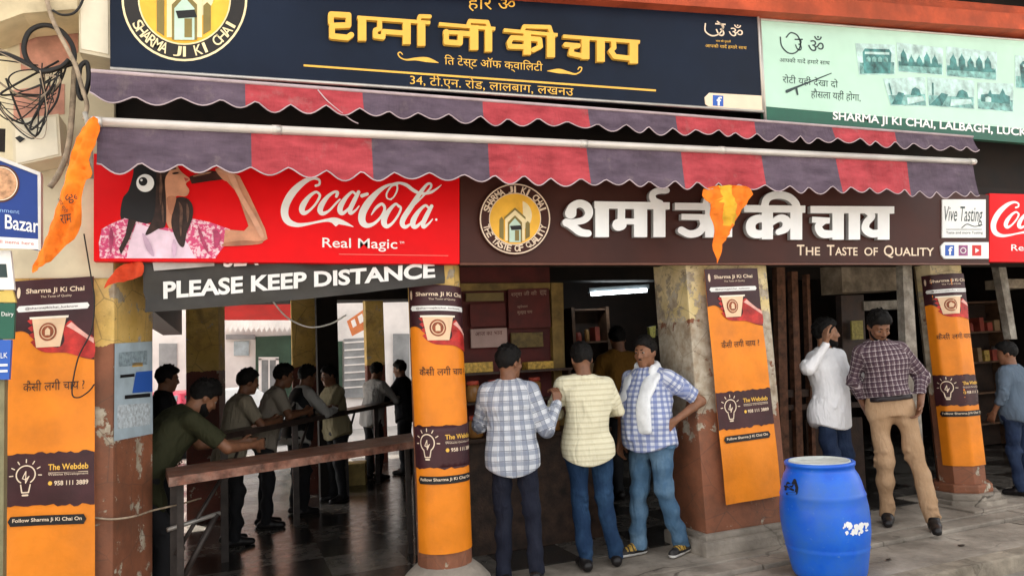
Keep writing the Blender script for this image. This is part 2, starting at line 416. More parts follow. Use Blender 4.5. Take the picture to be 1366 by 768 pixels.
# ------------------------------------------------------------------ the shop building
plaster = M('cream_plaster', (.66, .52, .26), .8, var=.15, scale=3, bmp=.2, bscale=30, dirt=.35, dirtcol=(.22, .13, .06))
pale_pl = M('pale_plaster', (.70, .62, .44), .8, var=.12, scale=3, bmp=.2, bscale=30, dirt=.25, dirtcol=(.30, .20, .12))
pinkish = M('pink_plaster', (.62, .30, .22), .8, var=.2, scale=6, dirt=.4)
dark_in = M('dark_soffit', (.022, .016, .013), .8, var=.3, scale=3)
shade_brown = M('shade_brown_wall', (.014, .009, .007), .8, var=.4, scale=4)  # near-black brown: shade of rooms and awning gap put into the wall colour
maroon = M('maroon_paint', (.10, .016, .013), .6, var=.25, scale=5)
wood_d = M('dark_wood', (.050, .026, .016), .5, var=.35, scale=9, bmp=.3, bscale=60)
rust = M('rusty_iron', (.16, .07, .038), .65, var=.4, scale=14, bmp=.3)
grey_post = M('grey_weathered_paint', (.36, .33, .28), .7, var=.35, scale=10, dirt=.7, dirtcol=(.10, .07, .05))
orange_pl = M('orange_painted_plaster', (.50, .085, .035), .75, var=.25, scale=4, bmp=.4, dirt=.7, dirtcol=(.25, .05, .02))
ochre = M('ochre_wood', (.22, .14, .04), .6, var=.3, scale=8)
shop = empty('shop_building', (2.5, 4, 0), 'old arcaded corner tea shop building with yellow and rust red pillars', 'building')

pm1 = pillar_mat('pillar_paint_corner', 1.80, .26)
pm3 = pillar_mat('pillar_paint_peeling', 1.84, .55, up=(.66, .52, .24), zpeel=1.55)
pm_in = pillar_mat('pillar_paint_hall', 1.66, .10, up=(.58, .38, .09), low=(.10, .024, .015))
pm_w = M('peeled_plaster', (.42, .34, .25), .8, var=.3, scale=7, bmp=.4, dirt=.7)
P1 = [(-2.62, .0), (-2.06, .0), (-1.90, .50), (-2.50, .50)]
MB().prism(P1, -.02, 3.0, pm1, .014).build('pillar', shop)
def octo(c, r, n=8): return [(c[0]+r*math.cos(2*math.pi*(k+.5)/n), c[1]+r*math.sin(2*math.pi*(k+.5)/n)) for k in range(n)]
_c = onY(579, 382, .20); C2, R2 = (_c[0], .20), .190
_c = onY(1250, 362, .30); C4, R4 = (_c[0], .30), .215
mb = MB().prism(octo(C2, R2, 16), .0, 3.0, pm1, .004)
mb.lathe([(.33, -.02), (.33, .05), (.315, .10), (.26, .16), (.20, .21)], conc_slab, (C2[0], C2[1], 0), 24); mb.build('pillar', shop)
MB().box((2.04, .02, .16), (2.86, .50, 3.0), pm3, .012).box((1.98, -.04, -.02), (2.92, .55, .11), conc_slab, .03).box((2.01, -.01, .105), (2.89, .53, .162), conc_slab, .02).build('pillar', shop)
mb = MB().prism(octo(C4, R4), .16, 3.0, pm3, .008)
mb.prism(octo(C4, .37), -.02, .05, conc_slab, .012).prism(octo(C4, .325), .048, .11, conc_slab, .014).prism(octo(C4, .265), .107, .19, pm3, .02)
mb.box((C4[0]-.42, C4[1]-.42, -.02), (C4[0]+.42, C4[1]+.42, .012), conc_slab, .01); mb.build('pillar', shop)
MB().box((7.2, .0, -.02), (7.8, .5, 3.0), pm3, .012).build('pillar', shop)
# pillars inside the hall and at the rear, placed where the sight lines meet them
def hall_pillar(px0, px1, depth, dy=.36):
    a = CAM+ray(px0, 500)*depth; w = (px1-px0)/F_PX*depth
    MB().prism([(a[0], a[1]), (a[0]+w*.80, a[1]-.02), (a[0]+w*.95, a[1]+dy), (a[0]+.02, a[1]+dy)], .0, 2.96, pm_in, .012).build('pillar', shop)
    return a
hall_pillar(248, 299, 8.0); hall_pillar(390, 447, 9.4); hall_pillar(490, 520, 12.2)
dkp = CAM+ray(424, 500)*8.9
MB().box((dkp[0], dkp[1], 0), (dkp[0]+.26, dkp[1]+.2, 2.96), shade_brown, .01).build('pillar', shop)
# ceiling, beams, upper storeys
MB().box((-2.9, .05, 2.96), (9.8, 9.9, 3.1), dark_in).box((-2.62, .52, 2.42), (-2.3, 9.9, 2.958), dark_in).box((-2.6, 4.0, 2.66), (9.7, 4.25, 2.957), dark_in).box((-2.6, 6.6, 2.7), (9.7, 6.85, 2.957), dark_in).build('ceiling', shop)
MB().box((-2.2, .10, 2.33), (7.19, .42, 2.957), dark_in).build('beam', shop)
MB().box((-2.86, .51, -.02), (-2.64, 4.6, 2.957), shade_brown).build('hall_light_block', shop)  # unseen wall, added to keep side light out of the hall
MB().box((-2.61, .06, 3.103), (9.8, 6.0, 8.0), shade_brown).build('upper_wall', shop)
MB().box((-5.2, .055, 2.30), (-2.63, 5.0, 8.0), pale_pl).box((-2.625, -.012, 2.20), (-2.065, .05, 8.0), pale_pl, .004).build('side_wall', shop)
# orange moulding above the signboards and the balcony soffit over it
mb = MB(); a = onY(800, 0, -.35); b = onY(1366, 40, -.35); sl_ = (b[2]-a[2])/(b[0]-a[0])
def skew_box(mb, x0, x1, y0, y1, z0, z1, m):
    vs = []
    for x in (x0, x1):
        k = (x-a[0])*sl_
        vs += [(x, y0, z0+k), (x, y1, z0+k), (x, y1, z1+k), (x, y0, z1+k)]
    mb.add(vs, [(0, 1, 2, 3), (7, 6, 5, 4), (0, 4, 5, 1), (1, 5, 6, 2), (2, 6, 7, 3), (3, 7, 4, 0)], m)
za = a[2]
skew_box(mb, -1.0, 9.5, -.22, .0, za-.30, za-.06, orange_pl); skew_box(mb, -1.0, 9.5, -.46, .0, za-.058, za+.10, orange_pl); skew_box(mb, -1.0, 9.5, -.36, .0, za+.102, za+.24, orange_pl)
mb.build('cornice', shop)
mb = MB(); skew_box(mb, -1.0, 9.5, -1.1, .0, za+.62, za+.76, pale_pl); skew_box(mb, -1.0, 9.5, -.1, .05, za+.25, za+.62, shade_brown)
for i in range(9):
    x = .5+i*1.02; skew_box(mb, x, x+.16, -.95, -.1, za+.42, za+.615, wood_d)
mb.build('balcony_slab', shop)
# partition of the tea kiosk (bay two) with its yellow door post
YK = 1.5
mb = MB(); k0 = onY(600, 560, YK)[0]; k1 = onY(738, 450, YK)[0]
mb.box((k0, YK, .0), (k1, YK+.05, 2.96), maroon); mb.build('partition_wall', shop)
MB().panel([(735, 377), (751, 377), (756, 600), (742, 600)], YK-.06, .06, ochre).build('door_post', shop)
MB().panel([(612, 378), (734, 377), (734, 386), (612, 388)], YK-.05, .05, ochre).build('door_lintel', shop)
MB().add([(k0+.1, YK+.06, 0), (k0+.1, YK+.06, 2.95), (2.2, 9.5, 2.95), (2.2, 9.5, 0)], [(0, 1, 2, 3)], shade_brown).build('inner_wall', shop)
MB().box((2.2, 5.6, 0), (9.7, 5.75, 2.955), shade_brown).box((9.6, .6, 0), (9.75, 5.6, 2.955), shade_brown).build('back_wall', shop)
# shutter doors and panels of bay three
YD = 1.25
mb = MB()
for q in ([(1036, 356), (1047, 356), (1054, 640), (1043, 640)], [(1056, 362), (1064, 362), (1073, 640), (1064, 640)], [(1076, 366), (1080, 366), (1090, 640), (1085, 640)]): mb.panel(q, YD, .07, rust)
for q in ([(1049, 520), (1150, 516), (1150, 526), (1049, 530)], [(1049, 540), (1150, 536), (1150, 543), (1049, 547)]): mb.panel(q, YD+.02, .05, wood_d)
mb.panel([(1049, 560), (1070, 560), (1074, 660), (1053, 660)], YD+.05, .03, wood_d).panel([(1075, 560), (1150, 556), (1156, 660), (1080, 660)], YD+.05, .03, wood_d)
mb.build('shutter_door', shop)
MB().panel([(1122, 352), (1206, 352), (1208, 386), (1124, 390)], 1.0, .3, pm_w).build('lintel', shop)
MB().panel([(1122, 394), (1152, 393), (1158, 520), (1126, 520)], 1.3, .08, wood_d).build('door_leaf', shop)
MB().panel([(1152, 402), (1200, 400), (1202, 412), (1153, 414)], 1.28, .06, grey_post).build('door_lintel', shop)
MB().panel([(1204, 353), (1216, 353), (1232, 600), (1214, 600)], .28, .08, grey_post).build('door_post', shop)
MB().panel([(1331, 350), (1341, 350), (1357, 452), (1349, 452)], .5, .08, grey_post).build('door_post', shop)
MB().panel([(1337, 372), (1372, 372), (1372, 384), (1338, 384)], .55, .2, pm_w).build('lintel', shop)
MB().panel([(1284, 360), (1400, 360), (1400, 640), (1300, 640)], 3.2, .05, shade_brown).build('inner_wall', shop)

# ------------------------------------------------------------------ across the rear street
far_w = M('far_white_wall', (.84, .78, .74), .8, var=.1, scale=1.2, dirt=.2)
far_s = M('far_salmon_wall', (.75, .36, .20), .8, var=.1, scale=1.2)
far_g = M('far_grey', (.30, .30, .30), .7, var=.2, scale=2)
far_green = M('far_green_board', (.05, .09, .06), .6, var=.2, scale=2)
red_cloth = M('red_canvas', (.36, .016, .012), .75, var=.15, scale=2)
YR = 17.0
rb = empty('shop_house', (2, YR, 0), 'pale shop house with salmon upper wall across the sunlit rear street', 'building')
MB().box((-14, YR, -.14), (16, YR+6, 4.0), far_w).build('wall', rb)
MB().box((-14, YR-.15, 4.0), (16, YR+6, 9.0), far_s, .03).build('upper_wall', rb)
mb = MB(); mb.panel([(341, 449), (391, 447), (391, 530), (341, 530)], YR-.10, .12, far_green); mb.build('shutter', rb)
mb = MB()
for q in ([(345, 478), (349, 478), (349, 530), (345, 530)], [(368, 478), (372, 478), (372, 530), (368, 530)], [(345, 476), (372, 476), (372, 480), (345, 480)], [(358, 480), (360, 480), (360, 530), (358, 530)]): mb.panel(q, YR-.17, .06, far_w)
dr = mb.build('door', rb); MB().panel([(349, 480), (368, 480), (368, 530), (349, 530)], YR-.135, .02, far_g).build('pane', dr)
MB().panel([(459, 452), (490, 450), (490, 530), (459, 530)], YR-.1, .12, far_g).build('shutter', rb)
MB().panel([(212, 458), (236, 458), (236, 500), (212, 500)], YR-.05, .07, far_g).build('window', rb)
MB().panel([(525, 445), (546, 445), (546, 520), (525, 520)], YR-.08, .1, far_g).build('shutter', rb)
mb = MB()
for i in range(9):
    z = 3.95-i*.02; mb.box((5.0, YR-1.3+i*.14, 3.5+i*.11), (9.5, YR-1.2+i*.14, 3.6+i*.11), [far_w, far_g][i % 2])
mb.build('roof_slats', rb)
MB().panel([(301, 446), (340, 446), (340, 452), (301, 452)], YR-.2, .2, far_g).panel([(392, 440), (446, 440), (446, 446), (392, 446)], YR-.2, .2, far_g).build('ledge', rb)
for q in ([(312, 455), (332, 455), (332, 474), (312, 474)], [(492, 458), (500, 458), (500, 500), (492, 500)], [(449, 455), (457, 455), (457, 520), (449, 520)]): MB().panel(q, YR-.06, .08, far_green if q[0][0] > 400 else M('far_glass', (.45, .52, .55), .3, var=.3, scale=3)).build('window', rb)
mb = MB()
for i in range(7): mb.panel([(459.5, 456+i*10), (489.5, 454+i*10), (489.5, 456+i*10), (459.5, 458+i*10)], YR-.125, .02, far_w)
mb.build('shutter_slats', rb)
aw = empty('street_awning', (0, YR, 3), 'red canvas awning with white scalloped edge across the rear street', 'awning')
al, ar = onY(296, 428, YR-1.2), onY(393, 428, YR-1.2); ztop = onY(340, 404, YR-.2)[2]
MB().add([(al[0], YR-.16, ztop), (ar[0], YR-.16, ztop), (ar[0], YR-1.2, ar[2]), (al[0], YR-1.2, al[2])], [(0, 1, 2, 3)], red_cloth).build('canopy', aw)
mb = MB(); n = 14
for i in range(n):
    x0 = al[0]+(ar[0]-al[0])*i/n; x1 = al[0]+(ar[0]-al[0])*(i+1)/n; z = al[2]+(ar[2]-al[2])*(i+.5)/n
    mb.add([(x0, YR-1.21, z+.02), (x1, YR-1.21, z+.02), (x1, YR-1.22, z-.18), ((x0+x1)/2, YR-1.22, z-.30), (x0, YR-1.22, z-.18)], [(0, 1, 2, 3, 4)], far_w)
mb.build('valance', aw)
hb = MB().panel([(463, 428), (486, 412), (493, 436), (470, 448)], YR-2.2, .06, M('orange_board', (.70, .22, .08), .6)).panel([(468, 428), (473, 425), (476, 434), (471, 437)], YR-2.22, .015, far_w).panel([(477, 422), (483, 418), (486, 428), (480, 432)], YR-2.22, .015, far_w).build('hanging_board')
tag(hb, 'small orange board hanging askew between two rear pillars', 'sign board')

def car(px, depth, col, label, rz=0):
    p = CAM+ray(px, 500)*depth; t = empty('parked_car', (p[0], p[1], -.138), label, 'car', 'cars parked on the rear street', rz)
    body = M('car_paint_%s' % label[:5], col, .3, var=.03); gl = M('car_glass', (.03, .04, .045), .1, var=0); ty = M('tyre_rubber', (.02, .02, .02), .8, var=.1)
    prof = [(-2.0, .30), (-2.05, .62), (-1.95, .85), (-1.70, .95), (-1.15, 1.42), (.45, 1.47), (1.05, .98), (1.85, .84), (2.02, .60), (2.0, .30)]
    bm = bmesh.new(); A = [bm.verts.new((x, -.82, z)) for x, z in prof]; B = [bm.verts.new((x, .82, z)) for x, z in prof]
    for v in A+B:
        if v.co.z > 1.2: v.co.y *= .78
    bm.faces.new(A); bm.faces.new(B[::-1])
    for i in range(len(prof)): bm.faces.new((A[i], B[i], B[(i+1) % len(prof)], A[(i+1) % len(prof)]))
    bmesh.ops.recalc_face_normals(bm, faces=bm.faces); bmesh.ops.bevel(bm, geom=bm.edges[:], offset=.05, segments=2, profile=.7, affect='EDGES')
    MB().bm(bm, body, True).build('body', t, world=False)
    for s in (-1, 1):
        MB().add([(-1.25, s*.80, .98), (-.95, s*.67, 1.36), (.35, s*.66, 1.40), (.80, s*.80, 1.0)], [(0, 1, 2, 3)], gl).build('window', t, world=False)
        for x in (-1.25, 1.25):
            b = bmesh.new(); bmesh.ops.create_cone(b, cap_ends=True, segments=20, radius1=.31, radius2=.31, depth=.2)
            bmesh.ops.rotate(b, verts=b.verts, matrix=Matrix.Rotation(R(90), 3, 'X')); bmesh.ops.translate(b, verts=b.verts, vec=(x, s*.76, .31))
            w = MB().bm(b, ty).build('wheel', t, world=False)
    MB().add([(-1.73, -.68, .99), (-1.23, -.60, 1.38), (-1.23, .60, 1.38), (-1.73, .68, .99)], [(0, 1, 2, 3)], gl).build('windscreen', t, world=False)
    MB().add([(1.04, -.66, 1.02), (.53, -.60, 1.41), (.53, .60, 1.41), (1.04, .66, 1.02)], [(0, 1, 2, 3)], gl).build('windscreen', t, world=False)
    return t
car(308, 17.8, (.75, .75, .74), 'white hatchback parked on the street behind the hall pillars', R(8))
car(222, 17.0, (.62, .03, .08), 'red hatchback parked on the street beyond the leftmost silhouette', R(78))

# ------------------------------------------------------------------ signboards
navy = M('navy_vinyl', (.008, .014, .030), .55, var=.25, scale=1.1, spec=.14)
mint = M('mint_vinyl', (.47, .70, .57), .5, var=.10, scale=1.0)
dgreen = M('dark_green_vinyl', (.020, .105, .068), .5, var=.1)
teal = M('teal_print', (.07, .24, .23), .5, var=.55, scale=9)
teal_l = M('pale_teal_print', (.48, .68, .64), .5, var=.3, scale=9)
red_v = M('red_vinyl', (.74, .003, .006), .5, var=.10, scale=1.5, spec=.15)
brownv = M('brown_vinyl', (.055, .017, .012), .5, var=.22, scale=1.3, spec=.2)
cream_p = M('cream_print', (.80, .64, .48), .5, var=.04)
white_ac = M('white_acrylic', (.93, .94, .94), .35, var=.03)
grey_ac = M('grey_acrylic_side', (.42, .42, .42), .5, var=.05)
fb = M('blue_icon', (.03, .11, .45), .5, var=.03)
alu = M('aluminium_trim', (.55, .52, .48), .4, .6, var=.1)
yel_d = M('yellow_disc', (.90, .48, .05), .5, var=.15, scale=4)
pale_y = M('pale_yellow_print', (.86, .72, .42), .5, var=.1)
olive = M('olive_print', (.22, .17, .05), .5, var=.1)

def emblem(mb, c, r, Y, ring, txt_m, bottom_only=False, e=.0016, lim=None):
    px_disc(mb, c, r, Y-e, txt_m, r0=r*.965); px_disc(mb, c, r*.96, Y-e, ring)
    px_disc(mb, c, r*.74, Y-2*e, txt_m); px_disc(mb, c, r*.715, Y-3*e, yel_d)
    q = lambda pts, m, k: mb.flat([(c[0]+x*r, c[1]+y*r) for x, y in pts], Y-k*e, m)
    sun = [(.12+.36*math.cos(a), -.10+.42*math.sin(a)) for a in np.linspace(-1.3, 1.25, 14)]
    q(sun, pale_y, 4)
    q([(-.44, .52), (-.44, .02), (-.38, -.06), (-.32, .02), (-.32, .60)], olive, 5); q([(.30, .58), (.30, .12), (.36, .06), (.42, .12), (.42, .50)], olive, 5)
    q([(-.28, .62), (-.28, -.02), (0, -.26), (.28, -.02), (.28, .62)], pale_y, 6)
    q([(-.30, .02), (-.30, -.05), (0, -.32), (0, -.25)], olive, 7); q([(.30, .02), (.30, -.05), (0, -.32), (0, -.25)], olive, 7)
    q([(-.20, .66), (-.20, .10), (0, -.10), (.20, .10), (.20, .66)], olive, 8)
    q([(-.16, .66), (-.16, .16), (0, -.02), (.16, .16), (.16, .66)], M('pale_green_print', (.50, .66, .55), .5, var=.1), 9)
    q([(-.14, .20), (.16, .18), (.20, .30), (-.10, .32)], black_p, 10); q([(.0, .32), (.12, .32), (.12, .62), (.0, .62)], olive, 10)

# ---- navy signboard
YN = -.36
nb = empty('navy_signboard', tuple(onY(580, 120, YN)), 'navy blue signboard with gold lettering above the striped awnings', 'signboard')
NQ = [(147, -60), (1008, -32), (1018, 149), (147, 92)]
MB().panel(NQ, YN, .05, navy).build('panel', nb)
mb = MB()
for a, b in ((( 147, 92), (1018, 149)), ((1008, -32), (1018, 149))): mb.tube([onY(*a, YN), onY(*b, YN)], .012, alu, 6)
mb.build('frame', nb)
mb = MB(); s1 = 3.4125
px_strokes(mb, [([(210, 100), (210, 66), (290, 70), (290, 115), (215, 118), (215, 165), (285, 172), (302, 160)], 13, 'r'), ([(352, 78), (352, 186)], 19, 's'), ([(330, 80), (662, 104)], 8, 's'),
    ([(432, 95), (432, 130), (412, 138), (412, 165), (447, 170), (450, 144), (548, 152)], 11, 'r'), ([(555, 95), (555, 202)], 18, 's'), ([(622, 100), (622, 210)], 18, 's'), ([(608, 100), (614, 75), (660, 76)], 9, 'r'),
    ([(702, 110), (958, 132)], 8, 's'), ([(735, 145), (735, 192), (798, 197), (800, 152), (860, 156)], 12, 'r'), ([(722, 146), (800, 150)], 9, 's'), ([(862, 116), (862, 228)], 19, 's'), ([(928, 122), (928, 236)], 16, 's'), ([(835, 116), (842, 96), (922, 101), (930, 126)], 9, 'r'),
    ([(997, 138), (1242, 160)], 8, 's'), ([(1095, 176), (1034, 172), (1022, 192), (1026, 212), (1095, 214)], 11, 'r'), ([(1104, 148), (1104, 250)], 17, 's'), ([(1110, 176), (1160, 180), (1164, 212), (1132, 228)], 11, 'r'), ([(1212, 154), (1212, 262)], 18, 's'), ([(1082, 144), (1090, 121), (1205, 124), (1215, 154)], 9, 'r')], YN-.03, gold, (380, 0), s1, .028, h=.35)
px_strokes(mb, [([(-30, 166), (320, 192)], 8, 's'), ([(-18, 204), (40, 209), (12, 214), (6, 244), (60, 256)], 11, 'r'), ([(72, 172), (72, 270)], 18, 's'), ([(142, 178), (142, 282)], 18, 's'), ([(200, 186), (202, 218), (188, 232), (206, 258), (275, 266)], 11, 'r'), ([(292, 186), (292, 290)], 19, 's')], YN-.03, gold, (760, 0), s1, .028, h=.35)
mb.build('raised_lettering', nb)
mb = MB()
px_text(mb, 'हार ॐ', YN-.002, (624, 15), (687, 18), 24, gold); mb.build('greeting', nb); mb = MB()
px_text(mb, 'ति टेस्ट ऑफ क्वालिटी'.replace('लि', 'िल').replace('ति ', 'ित '), YN-.002, (593, 90), (724, 99), 17, gold)
mb.build('slogan', nb); mb = MB(); px_text(mb, '34, टी.एन. रोड, लालबाग, लखनउ', YN-.002, (547, 115), (765, 131), 17, gold)
rm_ = MB(); px_strokes(rm_, [([(405, 87.5), (875, 121)], 1.3, 's')], YN-.002, gold, h=.5); rm_.build('gold_rule', nb)
for fl in (([(585, 84), (570, 80), (555, 79), (542, 80), (534, 77), (531, 72), (534, 70), (537, 73)], [.3, 3.2, 2, 1, .8, .8, .8, .6]), ([(730, 95), (745, 95), (757, 97), (767, 99), (774, 96), (776, 91), (773, 90), (771, 93)], [.3, 3.0, 1.8, 1, .8, .8, .8, .6])):
    fm = MB(); px_strokes(fm, [(fl[0], fl[1], 'c')], YN-.002, gold, h=.35); fm.build('flourish', nb)
mb.build('address_line', nb); mb = MB(); px_strokes(mb, [([(941, 32), (941, 42), (950, 48), (960, 45), (964, 36), (957, 29)], .9, 'c')], YN-.002, cream_p, h=.35)
px_text(mb, 'उ', YN-.002, (954, 48), (968, 49), 17, cream_p); px_text(mb, 'ॐ', YN-.002, (972, 48), (991, 50), 16, cream_p)
px_text(mb, 'चाय की चुस्की', YN-.002, (955, 57), (975, 58), 4, gold); px_text(mb, 'आपकी यादें हमारे साथ', YN-.002, (941, 64), (996, 67), 6, gold)
mb.build('printed_lettering', nb)
mb = MB(); mb.panel([(946, 124), (1018, 128), (1018, 147), (946, 143), (941, 139), (940, 130)], YN-.004, .004, cream_p); mb.panel([(951, 127), (965, 128), (965, 142), (951, 141)], YN-.006, .0015, fb); px_text(mb, 'f', YN-.008, (956, 141), (963, 141.5), 12, white_p, bold=.02); mb.build('icon_strip', nb)
mb = MB(); emblem(mb, (246, -2), 84, YN, M('black_ring', (.02, .017, .015), .5, var=.1), pale_y); px_ring_text(mb, 'SHARMA JI KI CHAI', (246, -2), 64, 206, 334, 14, YN-.004, pale_y, outward=False, bold=.01); mb.build('emblem', nb)

# ---- mint green signboard
YG = -.34
gb = empty('mint_signboard', tuple(onY(1190, 170, YG)), 'mint green signboard with dark green strip and photo collage at the right', 'signboard')
MB().panel([(1013, 26), (1640, 76), (1640, 196), (1020, 142)], YG, .05, mint).build('panel', gb)
MB().panel([(1020, 142.3), (1640, 196.3), (1640, 213), (1021, 163)], YG-.004, .05, dgreen).build('name_strip', gb)
mb = MB(); mb.tube([onY(1013, 26, YG), onY(1021, 163, YG)], .014, alu, 6).tube([onY(1013, 26, YG), onY(1640, 76, YG)], .012, alu, 6); mb.build('frame', gb)
mb = MB(); px_text(mb, 'SHARMA JI KI CHAI, LALBAGH, LUCKNOW', YG-.007, (1111, 163), (1412, 189), 14.5, white_p, bold=.025); mb.build('name_lettering', gb); mb = MB()
ink = M('dark_ink', (.03, .05, .05), .5, var=0)
px_strokes(mb, [([(1041, 50), (1043, 62), (1052, 71), (1062, 70), (1068, 60), (1064, 48), (1055, 44), (1049, 50)], .9, 'c')], YG-.002, ink, h=.35)
px_text(mb, 'उ', YG-.002, (1060, 68), (1071, 68), 16, ink); px_text(mb, 'ॐ', YG-.002, (1078, 68), (1099, 70), 21, ink)
px_text(mb, 'आपकी यादें हमारे साथ', YG-.002, (1040, 84), (1107, 88), 8, ink)
mb.build('emblem_lettering', gb); mb = MB(); px_text(mb, 'रोटी यहीं देखा दो', YG-.002, (1044, 112), (1118, 119), 13, ink); px_text(mb, 'हौसला यहीं होगा,', YG-.002, (1082, 132), (1148, 137), 14, ink)
px_strokes(mb, [([(1050, 122), (1064, 116), (1109, 98)], [2.2, 1.3, .6], 'r'), ([(1062, 117), (1064, 126)], [1.6, 1.2], 'r')], YG-.003, ink, h=.35)
mb.build('printed_lettering', gb)
mb = MB()
for q, m in (([(1141, 58), (1194, 60), (1194, 100), (1146, 100)], teal_l), ([(1196, 57), (1258, 64), (1258, 101), (1198, 96)], teal_l), ([(1178, 105), (1234, 103), (1236, 142), (1188, 141)], teal_l), ([(1237, 103), (1300, 108), (1300, 146), (1238, 142)], teal_l), ([(1262, 62), (1330, 70), (1330, 108), (1262, 102)], teal_l), ([(1304, 110), (1352, 112), (1352, 150), (1304, 146)], teal_l), ([(1354, 74), (1420, 78), (1420, 124), (1354, 118)], teal_l)): mb.flat(q, YG-.002, m)
teal_m = M('mid_teal_print', (.20, .42, .39), .5, var=.45, scale=14)
def mini(q, kind, sd):
    tl, tr, br, bl = [np.array(p, float) for p in q]; r_ = random.Random(sd)
    f = lambda u, v: tuple((tl*(1-u)+tr*u)*(1-v)+(bl*(1-u)+br*u)*v)
    P = lambda pts, m, k: mb.flat([f(*p) for p in pts], YG-.002-.0012*k, m)
    P([(.02, .62), (.98, .58), (.98, .97), (.02, .97)], teal_m, 1)
    if kind == 0:
        P([(.10, .28), (.16, .16), (.84, .16), (.90, .28), (.86, .95), (.14, .95)], teal, 2); P([(.16, .26), (.84, .26), (.84, .34), (.16, .34)], teal_l, 3)
        for i in range(4): P([(.20+.16*i, .58), (.20+.16*i, .46), (.26+.16*i, .40), (.32+.16*i, .46), (.32+.16*i, .58)], teal_m, 3)
    elif kind == 1:
        for i in range(5):
            u = .08+.17*i; h = r_.uniform(.25, .5); P([(u, .68), (u, h+.1), (u+.05, h-.04), (u+.06, h-.12), (u+.07, h-.04), (u+.12, h+.1), (u+.14, .68)], teal, 2)
        P([(.03, .66), (.97, .62), (.97, .72), (.03, .78)], teal, 3)
    elif kind == 2:
        P([(.04, .95), (.30, .50), (.44, .55), (.30, .95)], teal, 2); P([(.60, .62), (.66, .40), (.74, .34), (.84, .42), (.88, .62)], teal, 2); P([(.48, .95), (.50, .70), (.92, .66), (.96, .80)], teal_l, 2); P([(.1, .18), (.1, .60), (.13, .60), (.13, .18)], teal, 3)
    else:
        P([(.10, .70), (.10, .45), (.30, .40), (.35, .24), (.40, .40), (.62, .40), (.70, .18), (.78, .40), (.90, .45), (.90, .72)], teal, 2); P([(.22, .70), (.22, .54), (.30, .50), (.38, .54), (.38, .70)], teal_l, 3)
for i, q in enumerate(([(1146, 58), (1194, 60), (1194, 100), (1146, 100)], [(1196, 57), (1258, 64), (1258, 101), (1198, 96)], [(1178, 105), (1234, 103), (1236, 142), (1188, 141)], [(1237, 103), (1300, 108), (1300, 146), (1238, 142)], [(1262, 62), (1330, 70), (1330, 108), (1262, 102)], [(1304, 110), (1352, 112), (1352, 150), (1304, 146)], [(1354, 74), (1420, 78), (1420, 124), (1354, 118)])): mini(q, (0, 1, 2, 2, 1, 3, 0)[i], i)
mb.build('photo_collage', gb)

# ---- red signboard with the drinking woman
YC = -.10
def red_board(quad, label):
    t = empty('red_signboard', tuple(onY(quad[3][0]+60, quad[3][1], YC)), label, 'signboard'); MB().panel(quad, YC, .07, red_v).build('panel', t); return t
rb1 = red_board([(125, 205), (613, 226), (613, 352), (125, 348)], 'bright red signboard with script lettering and a drinking woman printed at its left end')
COKE = [([(322, 94), (346, 84), (345, 54), (300, 42), (235, 70), (160, 140), (112, 225), (104, 295), (130, 345), (190, 368), (260, 362), (330, 348), (400, 335), (450, 336), (490, 345), (540, 362), (585, 381)], [9, 8, 8, 11, 19, 26, 27, 26, 23, 15, 10, 8, 11, 20, 19, 11, 2], 'c'),
    ([(440, 345), (462, 372), (490, 345)], [10, 6, 10], 'r'),
    ([(345, 150), (322, 138), (280, 165), (238, 220), (224, 262), (240, 285), (280, 265), (325, 215), (350, 165), (338, 142)], [8, 9, 13, 20, 20, 15, 9, 8, 9, 8], 'c'),
    ([(466, 168), (474, 142), (450, 138), (405, 170), (365, 225), (352, 268), (372, 288), (415, 268), (465, 215), (490, 190)], [10, 11, 9, 13, 19, 19, 14, 8, 7, 6], 'c'),
    ([(600, 152), (576, 138), (535, 175), (498, 232), (492, 272), (512, 286), (555, 250), (600, 185), (622, 138)], [8, 9, 13, 19, 18, 13, 8, 8, 9], 'c'), ([(622, 138), (588, 205), (562, 262), (568, 286), (600, 266), (625, 236)], [12, 16, 16, 12, 7, 4], 'c'),
    ([(646, 164), (682, 152)], [13, 11], 'r'),
    ([(850, 190), (822, 180), (820, 145), (852, 98), (888, 90), (892, 125), (868, 172), (842, 190)], [5, 5, 6, 6, 6, 6, 5, 5], 'c'),
    ([(895, 84), (835, 88), (765, 130), (695, 205), (650, 285), (648, 345), (680, 372), (730, 358), (780, 310), (805, 255), (785, 222), (745, 248), (712, 296)], [6, 9, 16, 24, 26, 24, 17, 11, 9, 10, 10, 10, 4], 'c'),
    ([(850, 82), (900, 74), (955, 88), (1010, 128), (1060, 148), (1120, 142), (1165, 118), (1202, 88)], [4, 8, 12, 12, 9, 10, 7, 2], 'c'),
    ([(905, 240), (882, 222), (845, 255), (808, 310), (800, 355), (822, 378), (862, 352), (902, 295), (918, 250), (900, 232)], [8, 9, 13, 20, 20, 14, 9, 8, 8, 8], 'c'),
    ([(960, 280), (1010, 230), (1070, 170), (1125, 110), (1128, 82), (1100, 86), (1050, 150), (990, 240), (938, 320), (928, 362), (950, 382), (985, 362)], [4, 6, 6, 7, 8, 9, 15, 18, 19, 17, 13, 7], 'c'),
    ([(1112, 248), (1088, 232), (1046, 270), (1010, 326), (1002, 366), (1022, 382), (1066, 345), (1110, 285), (1134, 236)], [8, 9, 13, 19, 18, 13, 8, 8, 9], 'c'), ([(1134, 236), (1100, 300), (1074, 358), (1080, 382), (1112, 360), (1140, 328)], [12, 16, 16, 12, 7, 4], 'c')]
mb = MB(); px_strokes(mb, COKE, YC-.002, white_p, (360, 230), 5.254, h=.28); mb.build('script_lettering', rb1); mb = MB()
